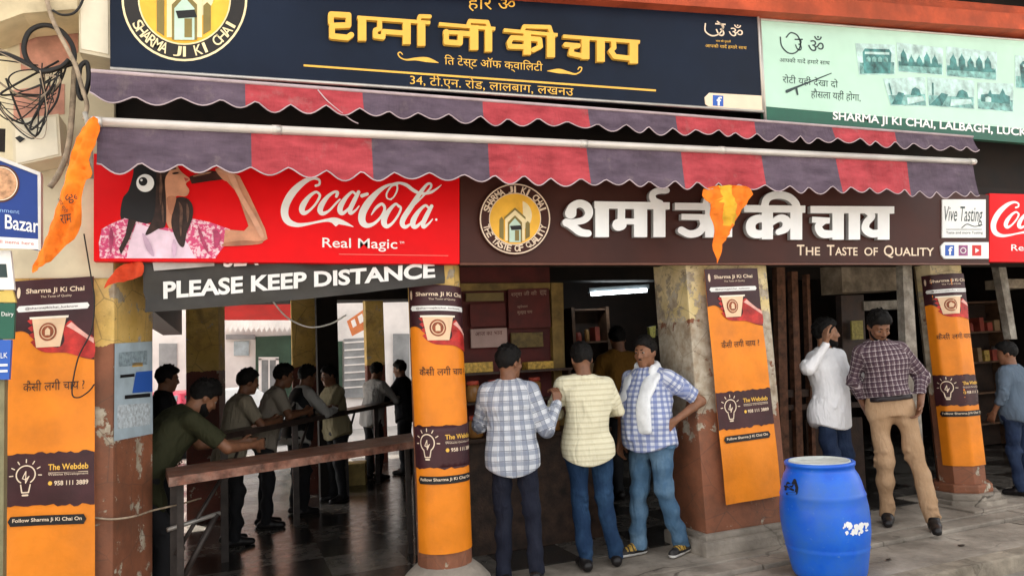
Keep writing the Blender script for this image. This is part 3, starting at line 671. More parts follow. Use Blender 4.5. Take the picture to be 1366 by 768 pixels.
px_text(mb, 'Real Magic', YC-.002, (430, 334), (530, 336), 17, white_p, bold=.006); mb.build('slogan', rb1); mb = MB(); px_text(mb, 'TM', YC-.002, (533, 325), (539, 325), 3, white_p)
px_disc(mb, (582, 293), 1.6, YC-.002, white_p, 12); px_strokes(mb, [([(452, 339), (598, 341)], .5, 's')], YC-.002, M('pale_red_print', (.85, .15, .12), .5, var=0), h=.3)
mb.build('printed_lettering', rb1)
skin_p = M('printed_skin', (.62, .29, .17), .5, var=.18, scale=8); hair_p = M('printed_hair', (.035, .016, .012), .5, var=.4, scale=20)
def print_cloth():
    m, nt, bs = new_mat('printed_pink_cloth'); v = noise(nt, 55, 3); c = mix(nt, ramp(nt, v, .48, .58), (.62, .05, .17), (.85, .55, .62)); nt.links.new(c, bs.inputs['Base Color']); return m
pink_c = print_cloth(); tee = M('printed_tee', (.82, .62, .74), .5, var=.12, scale=9)
def zpoly(mb, pts, k, m, org=(0, 200), s=3.794, sm=True):
    if sm: pts = [tuple(p) for p in smooth_path(pts, 4, True)]
    vs, fs = fill_curve([[(org[0]+x/s, org[1]+y/s) for x, y in pts]]); emboss(mb, vs, fs, lambda x, y: onY(x, y, YC-.0015*k), 0, m)
mb = MB()
zpoly(mb, [(690, 40), (800, 40), (835, 110), (832, 230), (800, 330), (760, 370), (680, 368), (612, 350), (620, 250), (650, 205), (672, 130)], 1, black_p)
zpoly(mb, [(515, 400), (560, 375), (630, 345), (700, 365), (800, 385), (870, 400), (960, 345), (1060, 365), (1165, 402), (1140, 480), (1108, 520), (1090, 548), (505, 548), (500, 470)], 2, pink_c, sm=False)
zpoly(mb, [(690, 370), (760, 392), (850, 410), (920, 430), (965, 500), (990, 548), (640, 548), (655, 470)], 3, tee, sm=False)
zpoly(mb, [(1140, 402), (1235, 410), (1258, 385), (1200, 215), (1120, 130), (1160, 108), (1212, 132), (1262, 230), (1342, 400), (1354, 450), (1308, 476), (1130, 486)], 3, skin_p, sm=False)
zpoly(mb, [(830, 60), (880, 60), (912, 105), (938, 128), (962, 150), (940, 172), (958, 205), (940, 235), (890, 236), (882, 300), (868, 400), (838, 350), (828, 215)], 4, skin_p)
zpoly(mb, [(800, 40), (870, 40), (860, 100), (835, 150), (840, 250), (838, 380), (800, 400), (735, 430), (780, 330), (790, 200)], 5, hair_p)
zpoly(mb, [(885, 250), (935, 240), (972, 275), (975, 340), (945, 420), (930, 490), (900, 470), (868, 385), (872, 320)], 5, hair_p)
zpoly(mb, [(958, 135), (1060, 105), (1130, 112), (1128, 150), (1060, 158), (970, 172)], 6, M('printed_bottle', (.05, .018, .014), .4, var=.3, scale=15), sm=False)
zpoly(mb, [(1090, 95), (1150, 100), (1190, 128), (1150, 158), (1118, 140)], 7, skin_p)
zpoly(mb, [(650, 350), (690, 358), (655, 450), (612, 530), (602, 500), (635, 430)], 6, hair_p, sm=False)
for c, r, k, m in (((735, 168), 45, 7, white_p), ((724, 160), 22, 8, black_p), ((716, 153), 6, 9, white_p)): zpoly(mb, [(c[0]+r*math.cos(a), c[1]+r*math.sin(a)) for a in np.linspace(0, 6.28, 17)[:-1]], k, m)
zpoly(mb, [(930, 140), (956, 146), (940, 160)], 8, M('printed_lip', (.45, .07, .06), .5, var=0), sm=False)
skin_h = M('printed_skin_light', (.70, .37, .24), .5, var=.15, scale=10); skin_s = M('printed_skin_shade', (.44, .18, .10), .5, var=.2, scale=10); hair_l = M('printed_hair_sheen', (.12, .06, .04), .5, var=.4, scale=25)
zpoly(mb, [(1150, 120), (1185, 130), (1225, 220), (1300, 350), (1335, 430), (1318, 440), (1270, 350), (1200, 225)], 8, skin_h); zpoly(mb, [(1140, 470), (1230, 458), (1300, 462), (1330, 458), (1308, 477), (1135, 487)], 8, skin_s)
zpoly(mb, [(846, 240), (890, 238), (882, 290), (868, 330), (852, 300)], 8, skin_s)
zpoly(mb, [(872, 118), (898, 112), (904, 119), (880, 124)], 9, hair_p); zpoly(mb, [(866, 96), (888, 90), (892, 96), (868, 102)], 9, hair_p); zpoly(mb, [(932, 142), (955, 150), (940, 158)], 9, M('printed_lip', (.45, .07, .06), .5, var=0), sm=False)
for pts in ([(905, 262), (925, 300), (922, 380), (915, 440), (908, 380), (910, 310)], [(945, 270), (958, 310), (950, 370), (944, 330)], [(812, 110), (822, 180), (815, 280), (806, 230)], [(822, 260), (830, 320), (826, 370), (818, 320)]): zpoly(mb, pts, 9, hair_l)
for pts in ([(560, 390), (575, 440), (560, 530), (552, 460)], [(1000, 380), (1030, 440), (1060, 530), (1020, 470)], [(720, 420), (760, 470), (780, 540), (740, 500)], [(880, 450), (870, 500), (880, 545), (895, 500)], [(1080, 400), (1120, 440), (1090, 500)]): zpoly(mb, pts, 8, M('printed_cloth_shade', (.42, .05, .13), .5, var=.3, scale=20) if pts[0][0] not in (720, 880) else M('printed_tee_shade', (.62, .42, .56), .5, var=.2))
zpoly(mb, [(985, 128), (1060, 112), (1062, 118), (986, 136)], 9, M('printed_bottle_sheen', (.40, .20, .12), .4, var=.3)); zpoly(mb, [(1100, 108), (1130, 104), (1170, 122), (1160, 130), (1128, 118)], 9, skin_h)
mb.build('printed_figure', rb1)

# ---- brown signboard with the white raised letters
bb = empty('brown_signboard', tuple(onY(960, 352, YC)), 'dark brown signboard with big white raised letters and a round emblem', 'signboard')
MB().panel([(614, 226), (1256, 256), (1319, 260), (1319, 352.5), (614, 352.5)], YC, .07, brownv).build('panel', bb)
mb = MB().tube([onY(614, 352, YC-.005), onY(1319, 352, YC-.005)], .010, M('brown_trim', (.16, .07, .05), .4, var=.1), 6); mb.build('frame', bb)
DL = YC-.04
mb = MB()
px_strokes(mb, [([(278, 122), (806, 130)], 25, 's'), ([(112, 180), (128, 135), (175, 113), (225, 135), (240, 185), (205, 228), (120, 245), (82, 246)], [40, 30, 27, 30, 28, 24, 22, 28], 'c'), ([(85, 246), (125, 272), (180, 312), (235, 322)], [27, 27, 27, 24], 'c'), ([(332, 110), (332, 348)], 48, 's'),
    ([(468, 130), (466, 250)], 26, 's'), ([(446, 262), (462, 258)], 42, 'r'), ([(450, 236), (605, 240)], 20, 's'), ([(602, 120), (602, 348)], 46, 's'), ([(734, 120), (734, 348)], 42, 's'),
    ([(738, 112), (694, 90), (686, 48), (725, 24), (786, 22)], [24, 24, 23, 22, 20], 'c'), ([(842, 132), (1256, 138)], 25, 's'), ([(888, 206), (1095, 210)], 21, 's'), ([(1030, 212), (1044, 262), (1010, 312), (945, 326), (888, 300)], [22, 25, 27, 26, 26], 'c'), ([(1096, 130), (1096, 350)], 42, 's'), ([(1206, 136), (1206, 348)], 38, 's'), ([(1060, 130), (1068, 78), (1120, 56), (1178, 82), (1204, 140)], 21, 'c')], DL, white_ac, (740, 250), 5.254, .036, .33, grey_ac)
px_strokes(mb, [([(48, 145), (358, 148)], 18, 's'), ([(180, 208), (125, 195), (85, 218), (88, 262), (130, 274), (182, 246)], [15, 20, 24, 24, 20, 14], 'c'), ([(166, 146), (166, 300)], 28, 's'), ([(186, 218), (230, 193), (262, 208), (258, 245), (222, 264)], [14, 18, 22, 20, 15], 'c'), ([(312, 146), (312, 302)], 30, 's'), ([(150, 140), (165, 95), (212, 76), (272, 86), (308, 118), (316, 150)], 19, 'c'),
    ([(384, 150), (808, 152)], 18, 's'), ([(392, 201), (482, 206)], 15, 's'), ([(452, 208), (424, 236), (448, 272), (515, 272)], [16, 18, 21, 17], 'c'), ([(524, 152), (524, 302)], 29, 's'), ([(606, 152), (606, 302)], 29, 's'), ([(664, 152), (694, 182), (668, 216), (664, 250), (700, 272), (750, 262)], [17, 18, 18, 20, 20, 16], 'c'), ([(754, 152), (754, 302)], 30, 's')], DL, white_ac, (980, 240), 3.794, .036, .33, grey_ac)
mb.build('raised_lettering', bb)
mb = MB()
def smallcaps(parts, x, y0, H, slope=.006):
    for txt, w, h in parts:
        px_text(mb, txt, YC-.002, (x, y0+slope*x), (x+w, y0+slope*(x+w)), h, cream_p, bold=.012); x += w+1.6
smallcaps([('T', 10, 14)], 1063, 334, 0); smallcaps([('HE', 19, 11)], 1075, 334, 0); smallcaps([('T', 10, 14)], 1103, 334, 0); smallcaps([('ASTE', 30, 11)], 1114, 334, 0); smallcaps([('OF', 18, 11)], 1153, 334, 0); smallcaps([('Q', 13, 17)], 1179, 337, 0); smallcaps([('UALITY', 52, 11)], 1194, 334, 0)
mb.build('printed_lettering', bb)
mb = MB(); mb.panel([(687+48*math.cos(a), 292+48*math.sin(a)) for a in np.linspace(0, 2*math.pi, 49)[:-1]], YC-.03, .03, brownv)
emblem(mb, (687, 292), 47, YC-.03, brownv, cream_p); px_ring_text(mb, 'SHARMA JI KI CHAI', (687, 292), 35, 165, 15, 9, YC-.034, cream_p, True, .02); px_ring_text(mb, 'THE TASTE OF QUALITY', (687, 292), 35, 192, 348, 8.5, YC-.034, cream_p, False, .02); mb.build('emblem', bb)
mb = MB(); mb.panel([(1257, 266), (1315, 266), (1315, 317), (1257, 317)], YC-.012, .012, white_p)
px_text(mb, 'Vive Tasting', YC-.0135, (1260, 301), (1311, 302), 26, ink, shear=.25); px_strokes(mb, [([(1283, 304), (1290, 299), (1300, 302), (1310, 300)], .6, 'c'), ([(1262, 306), (1310, 306)], .4, 's')], YC-.0135, ink, h=.3)
px_text(mb, 'Taste and more Tasting', YC-.0135, (1262, 313), (1311, 313), 4.5, ink); mb.build('white_plate', bb)
mb = MB(); mb.panel([(1260, 323), (1319, 323), (1319, 345), (1260, 345), (1256, 340), (1255, 328)], YC-.012, .012, white_p)
for x, m in ((1261, fb), (1279, M('violet_icon', (.35, .10, .25), .5, var=.3, scale=30)), (1297, M('red_icon', (.60, .02, .02), .5, var=0))): mb.panel([(x, 327), (x+12, 327), (x+12, 341), (x, 341)], YC-.014, .0015, m)
px_text(mb, 'f', YC-.016, (1265, 340), (1271, 340), 11, white_p, bold=.02); px_disc(mb, (1285, 334), 4, YC-.016, white_p, 20, r0=3); mb.flat([(1301, 330.5), (1301, 337.5), (1306.5, 334)], YC-.016, white_p); mb.build('icon_strip', bb)

rb2 = red_board([(1320, 258), (1640, 266), (1640, 352), (1320, 349)], 'bright red signboard at the right edge beside the brown one')
mb = MB(); px_strokes(mb, COKE, YC-.002, white_p, (1311, 264), 7.3, h=.3); mb.build('script_lettering', rb2); mb = MB(); px_text(mb, 'Real Magic', YC-.002, (1349, 337), (1420, 338), 11, white_p, bold=.006); mb.build('printed_lettering', rb2)

# ------------------------------------------------------------------ awnings
def canvas(name, col):
    m, nt, bs = new_mat(name); g = nt.nodes.new('ShaderNodeNewGeometry')
    mp = N(nt, 'ShaderNodeMapping'); mp.inputs['Scale'].default_value = (3, 3, 9); nt.links.new(g.outputs['Position'], mp.inputs[0])
    f = noise(nt, 1.5, 5, .65, mp.outputs[0]); c = mix(nt, ramp(nt, f, .3, .75), tuple(v*.62 for v in col), tuple(min(1, v*1.25+.02) for v in col))
    m2 = N(nt, 'ShaderNodeMapping'); m2.inputs['Scale'].default_value = (22, 4, 3.5); m2.inputs['Rotation'].default_value = (0, .25, 0); nt.links.new(g.outputs['Position'], m2.inputs[0]); cr_ = noise(nt, 1.0, 4, .6, m2.outputs[0])
    d = noise(nt, 7, 6, .7); c = mix(nt, mth(nt, 'MULTIPLY', ramp(nt, d, .58, .75), .30), c, (.30, .24, .22))
    nt.links.new(c, bs.inputs['Base Color']); bs.inputs['Roughness'].default_value = .75; bs.inputs['Specular IOR Level'].default_value = .25
    bump(nt, bs, cr_, .8, .02); MATS[name] = m; return m
purple = canvas('plum_canvas', (.095, .064, .094)); redc = canvas('red_canvas_stripe', (.40, .040, .052)); pipe_m = M('pale_piping', (.45, .36, .38), .7, var=.15)
def awning(label, name, Y, top, bot, bounds, per, bar, seed):
    """valance between two pixel lines, scalloped, in alternating plum and red stripes; canopy back to the wall"""
    rnd = random.Random(seed)
    A, B = onY(*top[0], Y), onY(*top[1], Y); t = empty(name, tuple((A+B)/2), label, 'awning')
    hA = A[2]-onY(*bot[0], Y)[2]; hB = B[2]-onY(*bot[1], Y)[2]
    bx = []
    for x in bounds:
        k = (x-top[0][0])/(top[1][0]-top[0][0]); bx.append(onY(x, top[0][1]+(top[1][1]-top[0][1])*k, Y)[0])
    xs = sorted(set([A[0]+(B[0]-A[0])*i/620 for i in range(621)]+bx[1:-1])); nr = 7
    ph = [rnd.uniform(0, 6) for _ in range(6)]
    def pt(x, r):
        k = (x-A[0])/(B[0]-A[0]); z = A[2]+(B[2]-A[2])*k; h = hA+(hB-hA)*k
        pp = (x-A[0])/per + .16*math.sin(x*2.1+ph[0])+.05*math.sin(x*7.3+ph[1]); sc = 0
        hh = h-.040+(.050+.010*math.sin(x*5.1+ph[5]))*abs(math.sin(math.pi*pp))**1.3 + .006*math.sin(x*3.7+ph[1])
        w = (.012*math.sin(x*9+ph[2])+.010*math.sin(x*17+ph[3]+r*1.1)+.014*math.sin(x*3.3+ph[4]))*r
        return (x, Y-.012-w-.02*r*r, z-hh*r)
    V = []; 
    for x in xs: V += [pt(x, r/(nr-1)) for r in range(nr)]
    mb = MB(); F0, F1 = [], []
    for i in range(len(xs)-1):
        xm = (xs[i]+xs[i+1])/2; k = sum(1 for b in bx[1:-1] if xm > b)
        for r in range(nr-1): (F0 if k % 2 == 0 else F1).append((i*nr+r, i*nr+r+1, (i+1)*nr+r+1, (i+1)*nr+r))
    mb.add(V, F0, purple, True); mb.add(V, F1, redc, True); mb.build('valance', t)
    mb = MB(); mb.tube([(p[0], p[1]-.003, p[2]) for p in [pt(x, 1.0) for x in xs[::2]]], .0045, pipe_m, 5); mb.build('piping', t)
    zb = .10
    yb = -.05
    V = []; n = 30; F0, F1 = [], []
    ex = sorted(set([A[0]+(B[0]-A[0])*i/n for i in range(n+1)]+bx[1:-1]))
    for x in ex:
        k = (x-A[0])/(B[0]-A[0]); z = A[2]+(B[2]-A[2])*k; V += [(x, Y, z+.004), (x, yb, z+zb)]
    for i in range(len(ex)-1):
        k = sum(1 for b in bx[1:-1] if (ex[i]+ex[i+1])/2 > b); (F0 if k % 2 == 0 else F1).append((2*i, 2*i+1, 2*i+3, 2*i+2))
    mb = MB().add(V, F0, purple).add(V, F1, redc); mb.build('canopy', t)
    if bar:
        u = np.array([0, -.02, .016]); mb = MB().tube([A+u-(B-A)*.003, B+u+(B-A)*.002], bar, M('bar_paint', (.58, .54, .50), .35, .3, var=.12, scale=3, dirt=.15), 14)
        for k in (.0, .135, .43, .60, .995): 
            p = A+(B-A)*k+u; d = (B-A)/np.linalg.norm(B-A)*.05; mb.tube([p-d*.5, p+d*.5], bar*1.12, alu, 14)
        mb.build('front_bar', t)
        mb = MB()
        for k in (.03, .5, .97):
            p = A+(B-A)*k; mb.tube([p+np.array([0, .02, 0]), (p[0]+.25, -.06, p[2]+.02)], .016, alu, 8)
        mb.build('folding_arm', t)
    else:
        MB().tube([A+np.array([0, -.012, .006]), B+np.array([0, -.012, .006])], .011, pipe_m, 8).build('hem', t)
    return t
awning('upper awning valance of plum and red stripes hanging just under the navy signboard', 'upper_awning'.replace('upper_', 'striped_'), -.46, [(122, 97), (1296, 184)], [(122, 135), (1296, 203)], [122, 327, 483, 643, 783, 900, 1005, 1108, 1192, 1296], .208, 0, 3)
awning('lower awning with pale metal front bar and plum and red stripes over the red signboard', 'striped_awning', -.56, [(130, 168), (1296, 219)], [(130, 228), (1296, 263)], [130, 335, 495, 650, 781, 907, 1014, 1113, 1208, 1296], .203, .026, 5)

# ------------------------------------------------------------------ banners hung on the pillars
orange_b = M('orange_vinyl', (.80, .235, .012), .42, var=.10, scale=3.5, bmp=.55, bscale=7, dirt=.28, dirtcol=(.30, .09, .02))
brown_b = M('brown_banner_print', (.050, .014, .018), .42, var=.25, scale=5, bmp=.5, bscale=7)
red_hand = M('red_hand_print', (.50, .03, .025), .45, var=.35, scale=12); hand_hi = M('hand_highlight_print', (.80, .42, .36), .45, var=.2, scale=12); cup_p = M('cup_print', (.80, .56, .36), .45, var=.1)
cup_w = M('cup_white_print', (.86, .78, .66), .45, var=.05); seal = M('seal_print', (.30, .075, .03), .45, var=.3, scale=40)
def tess2d(vs, fs, mx):
    bm = bmesh.new(); V = [bm.verts.new((v[0], v[1], 0)) for v in vs]
    for f in fs:
        try: bm.faces.new([V[i] for i in f])
        except ValueError: pass
    for _ in range(5):
        bmesh.ops.triangulate(bm, faces=bm.faces[:])
        e = [e for e in bm.edges if e.calc_length() > mx]
        if not e: break
        bmesh.ops.subdivide_edges(bm, edges=e, cuts=1)
    bmesh.ops.triangulate(bm, faces=bm.faces[:])
    bm.verts.index_update(); out = [v.co[:] for v in bm.verts], [[v.index for v in f.verts] for f in bm.faces]; bm.free(); return out
def banner(label, fmap, loc, aspect, curved=False, seed=0, hind='कैसी लगी चाय ?'):
    """fmap(s,t,k): point for s,t in 0..1 (t downwards), k = layers proud of the sheet"""
    rnd = random.Random(seed); A = aspect; mb = MB(); mx = .08 if curved else .12     # s spans 1, t spans A
    def poly(pts, m, k):
        vs, fs = fill_curve([pts]); vs, fs = tess2d(vs, fs, mx); mb.add([fmap(v[0], v[1]/A, k) for v in vs], fs, m, curved)
    def strokes(st, m, k, h=.006):
        vs, fs = strokes2d([([(p[0], p[1]*A) for p in pts], w, kd) for pts, w, kd in st], h); mb.add([fmap(v[0], v[1]/A, k) for v in vs], fs, m)
    def text(body, s0, s1, t, h, m, k, bold=.0):
        vs, fs = text_mesh(body, bold); mb.add([fmap(s0+(s1-s0)*u, t-h*v, k) for u, v in vs], fs, m)
    def P(pts): return [(x, y*A) for x, y in pts]
    nx, ny = (28 if curved else 14), 40
    mb.add([fmap(i/nx, j/ny, 0) for j in range(ny+1) for i in range(nx+1)], [(j*(nx+1)+i, j*(nx+1)+i+1, (j+1)*(nx+1)+i+1, (j+1)*(nx+1)+i) for j in range(ny) for i in range(nx)], orange_b, True)
    wave = [(1, .258), (.86, .25), (.7, .232), (.5, .215), (.33, .20), (.22, .17), (.12, .158), (0, .163)]
    poly(P([(0, 0), (1, 0)]+[tuple(p) for p in smooth_path(wave, 4)]), brown_b, 1)
    tp = [(i/22, .533+rnd.uniform(-.004, .004)) for i in range(23)]; bt = [(i/22, .69+rnd.uniform(-.005, .005)) for i in range(23)]
    poly(P(tp+bt[::-1]), brown_b, 1)
    # header
    px = [(.07+.022*math.cos(a), .038+.018*math.sin(a)) for a in np.linspace(0, 6.28, 13)[:-1]]; poly(P(px), cream_p, 2)
    text('Sharma Ji Ki Chai', .16, .88, .047, .020, cream_p, 2, .02); text('The Taste of Quality', .34, .72, .060, .009, cream_p, 2)
    poly(P([(.08, .080), (.92, .080), (.945, .0895), (.92, .099), (.08, .099), (.055, .0895)]), white_p, 2)
    text('@sharmajikichai_lucknow', .16, .80, .095, .010, brown_b, 3)
    # hand and cup
    poly(P([tuple(p) for p in smooth_path([(.62, .16), (.70, .133), (.78, .150), (.90, .178), (1.0, .19), (1.0, .25), (.84, .247), (.66, .232), (.42, .228), (.30, .212), (.26, .195), (.38, .200), (.56, .215), (.64, .195)], 3, True)]), red_hand, 2)
    poly(P([(.66, .150), (.72, .138), (.80, .156), (.93, .182), (1.0, .192), (1.0, .208), (.86, .183), (.74, .162)]), hand_hi, 3)
    for a in ((.21, .128), (.22, .150), (.235, .172), (.255, .194)): poly(P([(a[0]-.02, a[1]), (a[0]+.03, a[1]-.008), (a[0]+.06, a[1]+.006), (a[0]+.03, a[1]+.012)]), red_hand, 2)
    poly(P([(.25, .122), (.66, .122), (.59, .212), (.31, .212)]), cup_p, 4); poly(P([(.22, .117), (.69, .117), (.685, .124), (.225, .124)]), cup_w, 5)
    c, r = (.445, .165*A), .105
    ring = lambda rr: [(c[0]+rr*math.cos(a), c[1]+rr*math.sin(a)) for a in np.linspace(0, 6.28, 25)[:-1]]
    poly(ring(r), seal, 5); poly(ring(r*.80), cup_p, 6); poly(ring(r*.68), seal, 7); poly([(c[0]-.03, c[1]+.04), (c[0]-.03, c[1]-.02), (c[0], c[1]-.05), (c[0]+.03, c[1]-.02), (c[0]+.03, c[1]+.04)], cup_p, 8)
    text(hind, .17, .88, .345, .034, black_p, 2)
    # bulb and writing in the brown band
    bc = (.24, .595*A); st = [([(bc[0]+.10*math.cos(a), (bc[1]+.10*math.sin(a))/A) for a in np.linspace(2.1, 7.3, 24)], .007, 'r'), ([(.19, .625), (.205, .648), (.275, .648), (.29, .625)], .007, 'r'), ([(.215, .656), (.265, .656)], .010, 'r'),
        ([(.205, .606), (.24, .585), (.24, .62), (.275, .60), (.24, .61), (.205, .606)], .005, 'r')]
    for a in np.linspace(math.pi*.98, math.pi*2.02, 7): st.append(([(bc[0]+.135*math.cos(a), (bc[1]+.135*math.sin(a))/A), (bc[0]+.17*math.cos(a), (bc[1]+.17*math.sin(a))/A)], .006, 'r'))
    strokes(st, cream_p, 2)
    text('The Webdeb', .48, .93, .585, .018, gold, 2, .02); text('Website Development', .48, .93, .603, .008, cream_p, 2); strokes([([(.48, .593), (.93, .593)], .003, 's')], cream_p, 2)
    poly([(.505+.024*math.cos(a), .624*A+.024*math.sin(a)) for a in np.linspace(0, 6.28, 13)[:-1]], gold, 2); text('958 111 3889', .55, .93, .631, .014, cream_p, 2, .02)
    # pill
    poly(P([(.10, .718), (.88, .718), (.91, .7325), (.88, .747), (.10, .747), (.07, .7325)]), black_p, 2); text('Follow Sharma Ji Ki Chai On', .12, .86, .7385, .014, cream_p, 3, .015)
    o = mb.build('pillar_banner'); tag(o, label, 'banner', 'orange and brown banners on the front pillars'); return o
def flatmap(q, Y, wob=.008, seed=1, top=None):
    """quad in pixels (tl,tr,br,bl) on the plane Y, slightly rippled"""
    tl, tr, br, bl = [onY(x, y, Y) for x, y in q]
    def f(s, t, k):
        p = (tl*(1-s)+tr*s)*(1-t)+(bl*(1-s)+br*s)*t
        w = wob*(math.sin(5*t*3+seed)*.5+math.sin(3.1*s+4*t+seed*2)+.6*math.sin(9*s-6*t+seed)); return (p[0], p[1]-.02+w*.5-k*.0026-(.002 if k else 0), p[2])
    return f
banner('widest banner, on the corner pillar at the left edge under an orange pennant', flatmap([(20, 376), (126, 369), (128, 812), (-4, 818)], -.03, .012, 2), None, 3.75, seed=1)
def wrapmap(c, r, a0, a1, zt0, zt1, zb, ang=None):
    def f(s, t, k):
        a = R(a0+(a1-a0)*s); z = (zt0*(1-s)+zt1*s)*(1-t)+zb*t; rr = r+.006+.003*math.sin(7*t+4*s)+k*.002+(.0015 if k else 0)
        if ang:                                             # eight-sided shaft
            w = (a+math.pi/8) % (math.pi/4)-math.pi/8; rr = (r+.012)*math.cos(math.pi/8)/math.cos(w)+k*.002+(.0025 if k else 0)
        return (c[0]+rr*math.cos(a), c[1]+rr*math.sin(a), z)
    return f
banner('banner wrapped round the round pillar in front of the long bench', wrapmap(C2, R2, 190, 345, 2.155, 2.13, .31), None, 3.2, True, seed=2)
banner('banner hanging askew over the right half of the peeling pillar behind the white towel man', flatmap([(936, 360), (1008, 358), (1040, 660), (967, 673)], -.03, .012, 5), None, 3.4, seed=3)
banner('banner wrapped round the eight sided pillar beside the man in khaki trousers', wrapmap(C4, R4, 176, 318, 2.22, 2.22, .36, True), None, 3.2, True, seed=4)

# ------------------------------------------------------------------ black cloth banner, flags, notices
black_v = M('black_vinyl', (.045, .042, .038), .55, var=.2, scale=5)
YB = -.035
def bmapf(x, y, k=0):
    p = onY(x, y, YB); return np.array([p[0], p[1]+.012*math.sin(p[0]*7)+.010*math.sin(p[0]*15+p[2]*20)-k*.0015, p[2]])
kb = empty('warning_banner', tuple(onY(390, 380, YB)), 'black banner with white capitals sagging between corner pillar and round pillar', 'banner')
mb = MB(); nx, ny = 40, 8; V = []
for i in range(nx+1):
    s = i/nx; x = 191+(593-191)*s; y0 = 345; y1 = 417+(378-417)*s+2.5*math.sin(math.pi*s)
    V += [bmapf(x+(3 if j > 5 else 0)*(1-s), y0+(y1-y0)*j/ny)+np.array([0, -.012*math.sin(j*.9+s*9)*(j/ny)**2, 0]) for j in range(ny+1)]
mb.add(V, [(i*(ny+1)+j, (i+1)*(ny+1)+j, (i+1)*(ny+1)+j+1, i*(ny+1)+j+1) for i in range(nx) for j in range(ny)], black_v, True); mb.build('sheet', kb)
pmb = lambda x, y: bmapf(x, y, 9)
mb = MB(); px_text(mb, 'PLEASE KEEP DISTANCE', YB, (218, 399), (579, 371), 23, white_p, 20, bold=.035, pm=pmb); mb.build('lettering', kb); mb = MB(); px_text(mb, 'SEA', YB, (298, 357), (345, 354), 20, white_p, bold=.03, pm=pmb); mb.build('lettering', kb)
MB().add([pmb(204, 350), pmb(286, 345), pmb(286, 355), pmb(206, 362)], [(0, 1, 2, 3)], M('grey_print', (.45, .44, .42), .6, var=.2)).build('white_patch', kb)

saffron = M('saffron_cloth', (.88, .20, .012), .8, var=.18, scale=6); saff_d = M('red_saffron_cloth', (.70, .07, .02), .8, var=.2, scale=6)
flag_y = M('yellow_flag_print', (.75, .42, .03), .8, var=.2)
def cloth_poly(pts, Y, m, amp, fx, seed, name, parent=None, t=.004):
    q = [tuple(p) for p in smooth_path(pts, 3, True)]; vs, fs = fill_curve([q]); vs, fs = tess2d(vs, fs, 9)
    V = []
    for x, y, _ in vs:
        p = onY(x, y, Y); V.append((p[0], p[1]+amp*math.sin(x*fx+y*fx*.35+seed)+amp*.5*math.sin(x*fx*2.3-y*fx*.2+seed*2), p[2]))
    n = len(V); W2 = [(a, b+t, c) for a, b, c in V]; mb = MB().add(V, fs, m, True).add(W2, fs, m, True); return mb.build(name, parent)
f1 = empty('saffron_pennant', tuple(onY(105, 260, -.62)), 'long orange pennant with black script hanging at the awning left end', 'flag')
cloth_poly([(112, 166), (131, 158), (130, 182), (118, 212), (124, 232), (112, 250), (107, 296), (98, 318), (66, 348), (44, 363), (43, 354), (62, 312), (84, 244), (97, 196)], -.62, saffron, .020, .30, 1, 'cloth', f1)
mb = MB(); 
def rot_text(mb, body, c, w, h, ang, Y, m):
    vs, fs = text_mesh(body, 0); ca, sa = math.cos(R(ang)), math.sin(R(ang))
    mb.add([onY(c[0]+(u-.5)*w*ca+(v-.5)*h*sa, c[1]+(u-.5)*w*sa-(v-.5)*h*ca, Y) for u, v in vs], fs, m)
rot_text(mb, 'ॐ', (95, 264), 13, 15, 62, -.655, black_p); rot_text(mb, 'जय श्री', (83, 274), 22, 8, 62, -.655, black_p); rot_text(mb, 'राम', (88, 292), 15, 12, -8, -.655, black_p); mb.build('lettering', f1)
MB().tube([onY(113, 150, -.6), onY(120, 175, -.6), onY(122, 238, -.58)], .012, grey_post, 8).build('flag_stick', f1)
f2 = cloth_poly([(941, 251), (1001, 251), (988, 285), (974, 312), (962, 326), (956, 352), (952, 320), (950, 285)], -.60, saffron, .020, .34, 3, 'saffron_pennant'); tag(f2, 'orange and yellow pennant hanging over the white raised letters', 'flag')
f2.data.materials.append(flag_y)
for p in f2.data.polygons:
    c = p.center; l = onY(962, 262, -.6); r = onY(980, 262, -.6); lo = onY(966, 300, -.6)
    if l[0] < c[0] < r[0] and c[2] > lo[2]: p.material_index = 1
f3 = cloth_poly([(138, 384), (150, 366), (166, 352), (190, 350), (189, 368), (170, 374), (152, 378)], -.08, saff_d, .02, .2, 5, 'saffron_pennant'); tag(f3, 'small crumpled red orange flag on the corner pillar under the red signboard', 'flag')

# notice pasted on the pillar's inner face
nP = np.array([.5, -.16, 0]); nP = nP/np.linalg.norm(nP); nP = nP
nP0 = np.array([-2.055, .0, 0])+nP*.004
def ponp(x, y, k=0): p = onP(x, y, nP0, nP); return p+nP*.0012*k
notice = empty('paper_notice', tuple(ponp(178, 580)), 'pale blue printed notice pasted on the corner pillar beside its brown paint', 'notice')
pale_blue = M('pale_blue_paper', (.42, .52, .58), .6, var=.12, scale=6, dirt=.15)
MB().add([ponp(153, 458), ponp(203, 455), ponp(204, 578), ponp(152, 588)], [(0, 1, 2, 3)], pale_blue).build('sheet', notice)
mb = MB()
for q, m in (([(181, 496), (203, 494), (203, 522), (176, 524)], fb), ([(160, 500), (179, 498), (179, 502), (160, 504)], black_p), ([(166, 527), (200, 524), (200, 529), (166, 532)], black_p), ([(158, 470), (196, 467), (196, 486), (158, 489)], M('grey_blue_print', (.28, .36, .40), .6, var=.3, scale=30)), ([(176, 484), (190, 483), (190, 488), (176, 489)], gold), ([(156, 540), (200, 537), (200, 566), (156, 572)], M('faint_print', (.55, .62, .66), .6, var=.3, scale=40))): mb.add([ponp(x, y, 2) for x, y in q], [(0, 1, 2, 3)], m)
mb.build('print', notice)

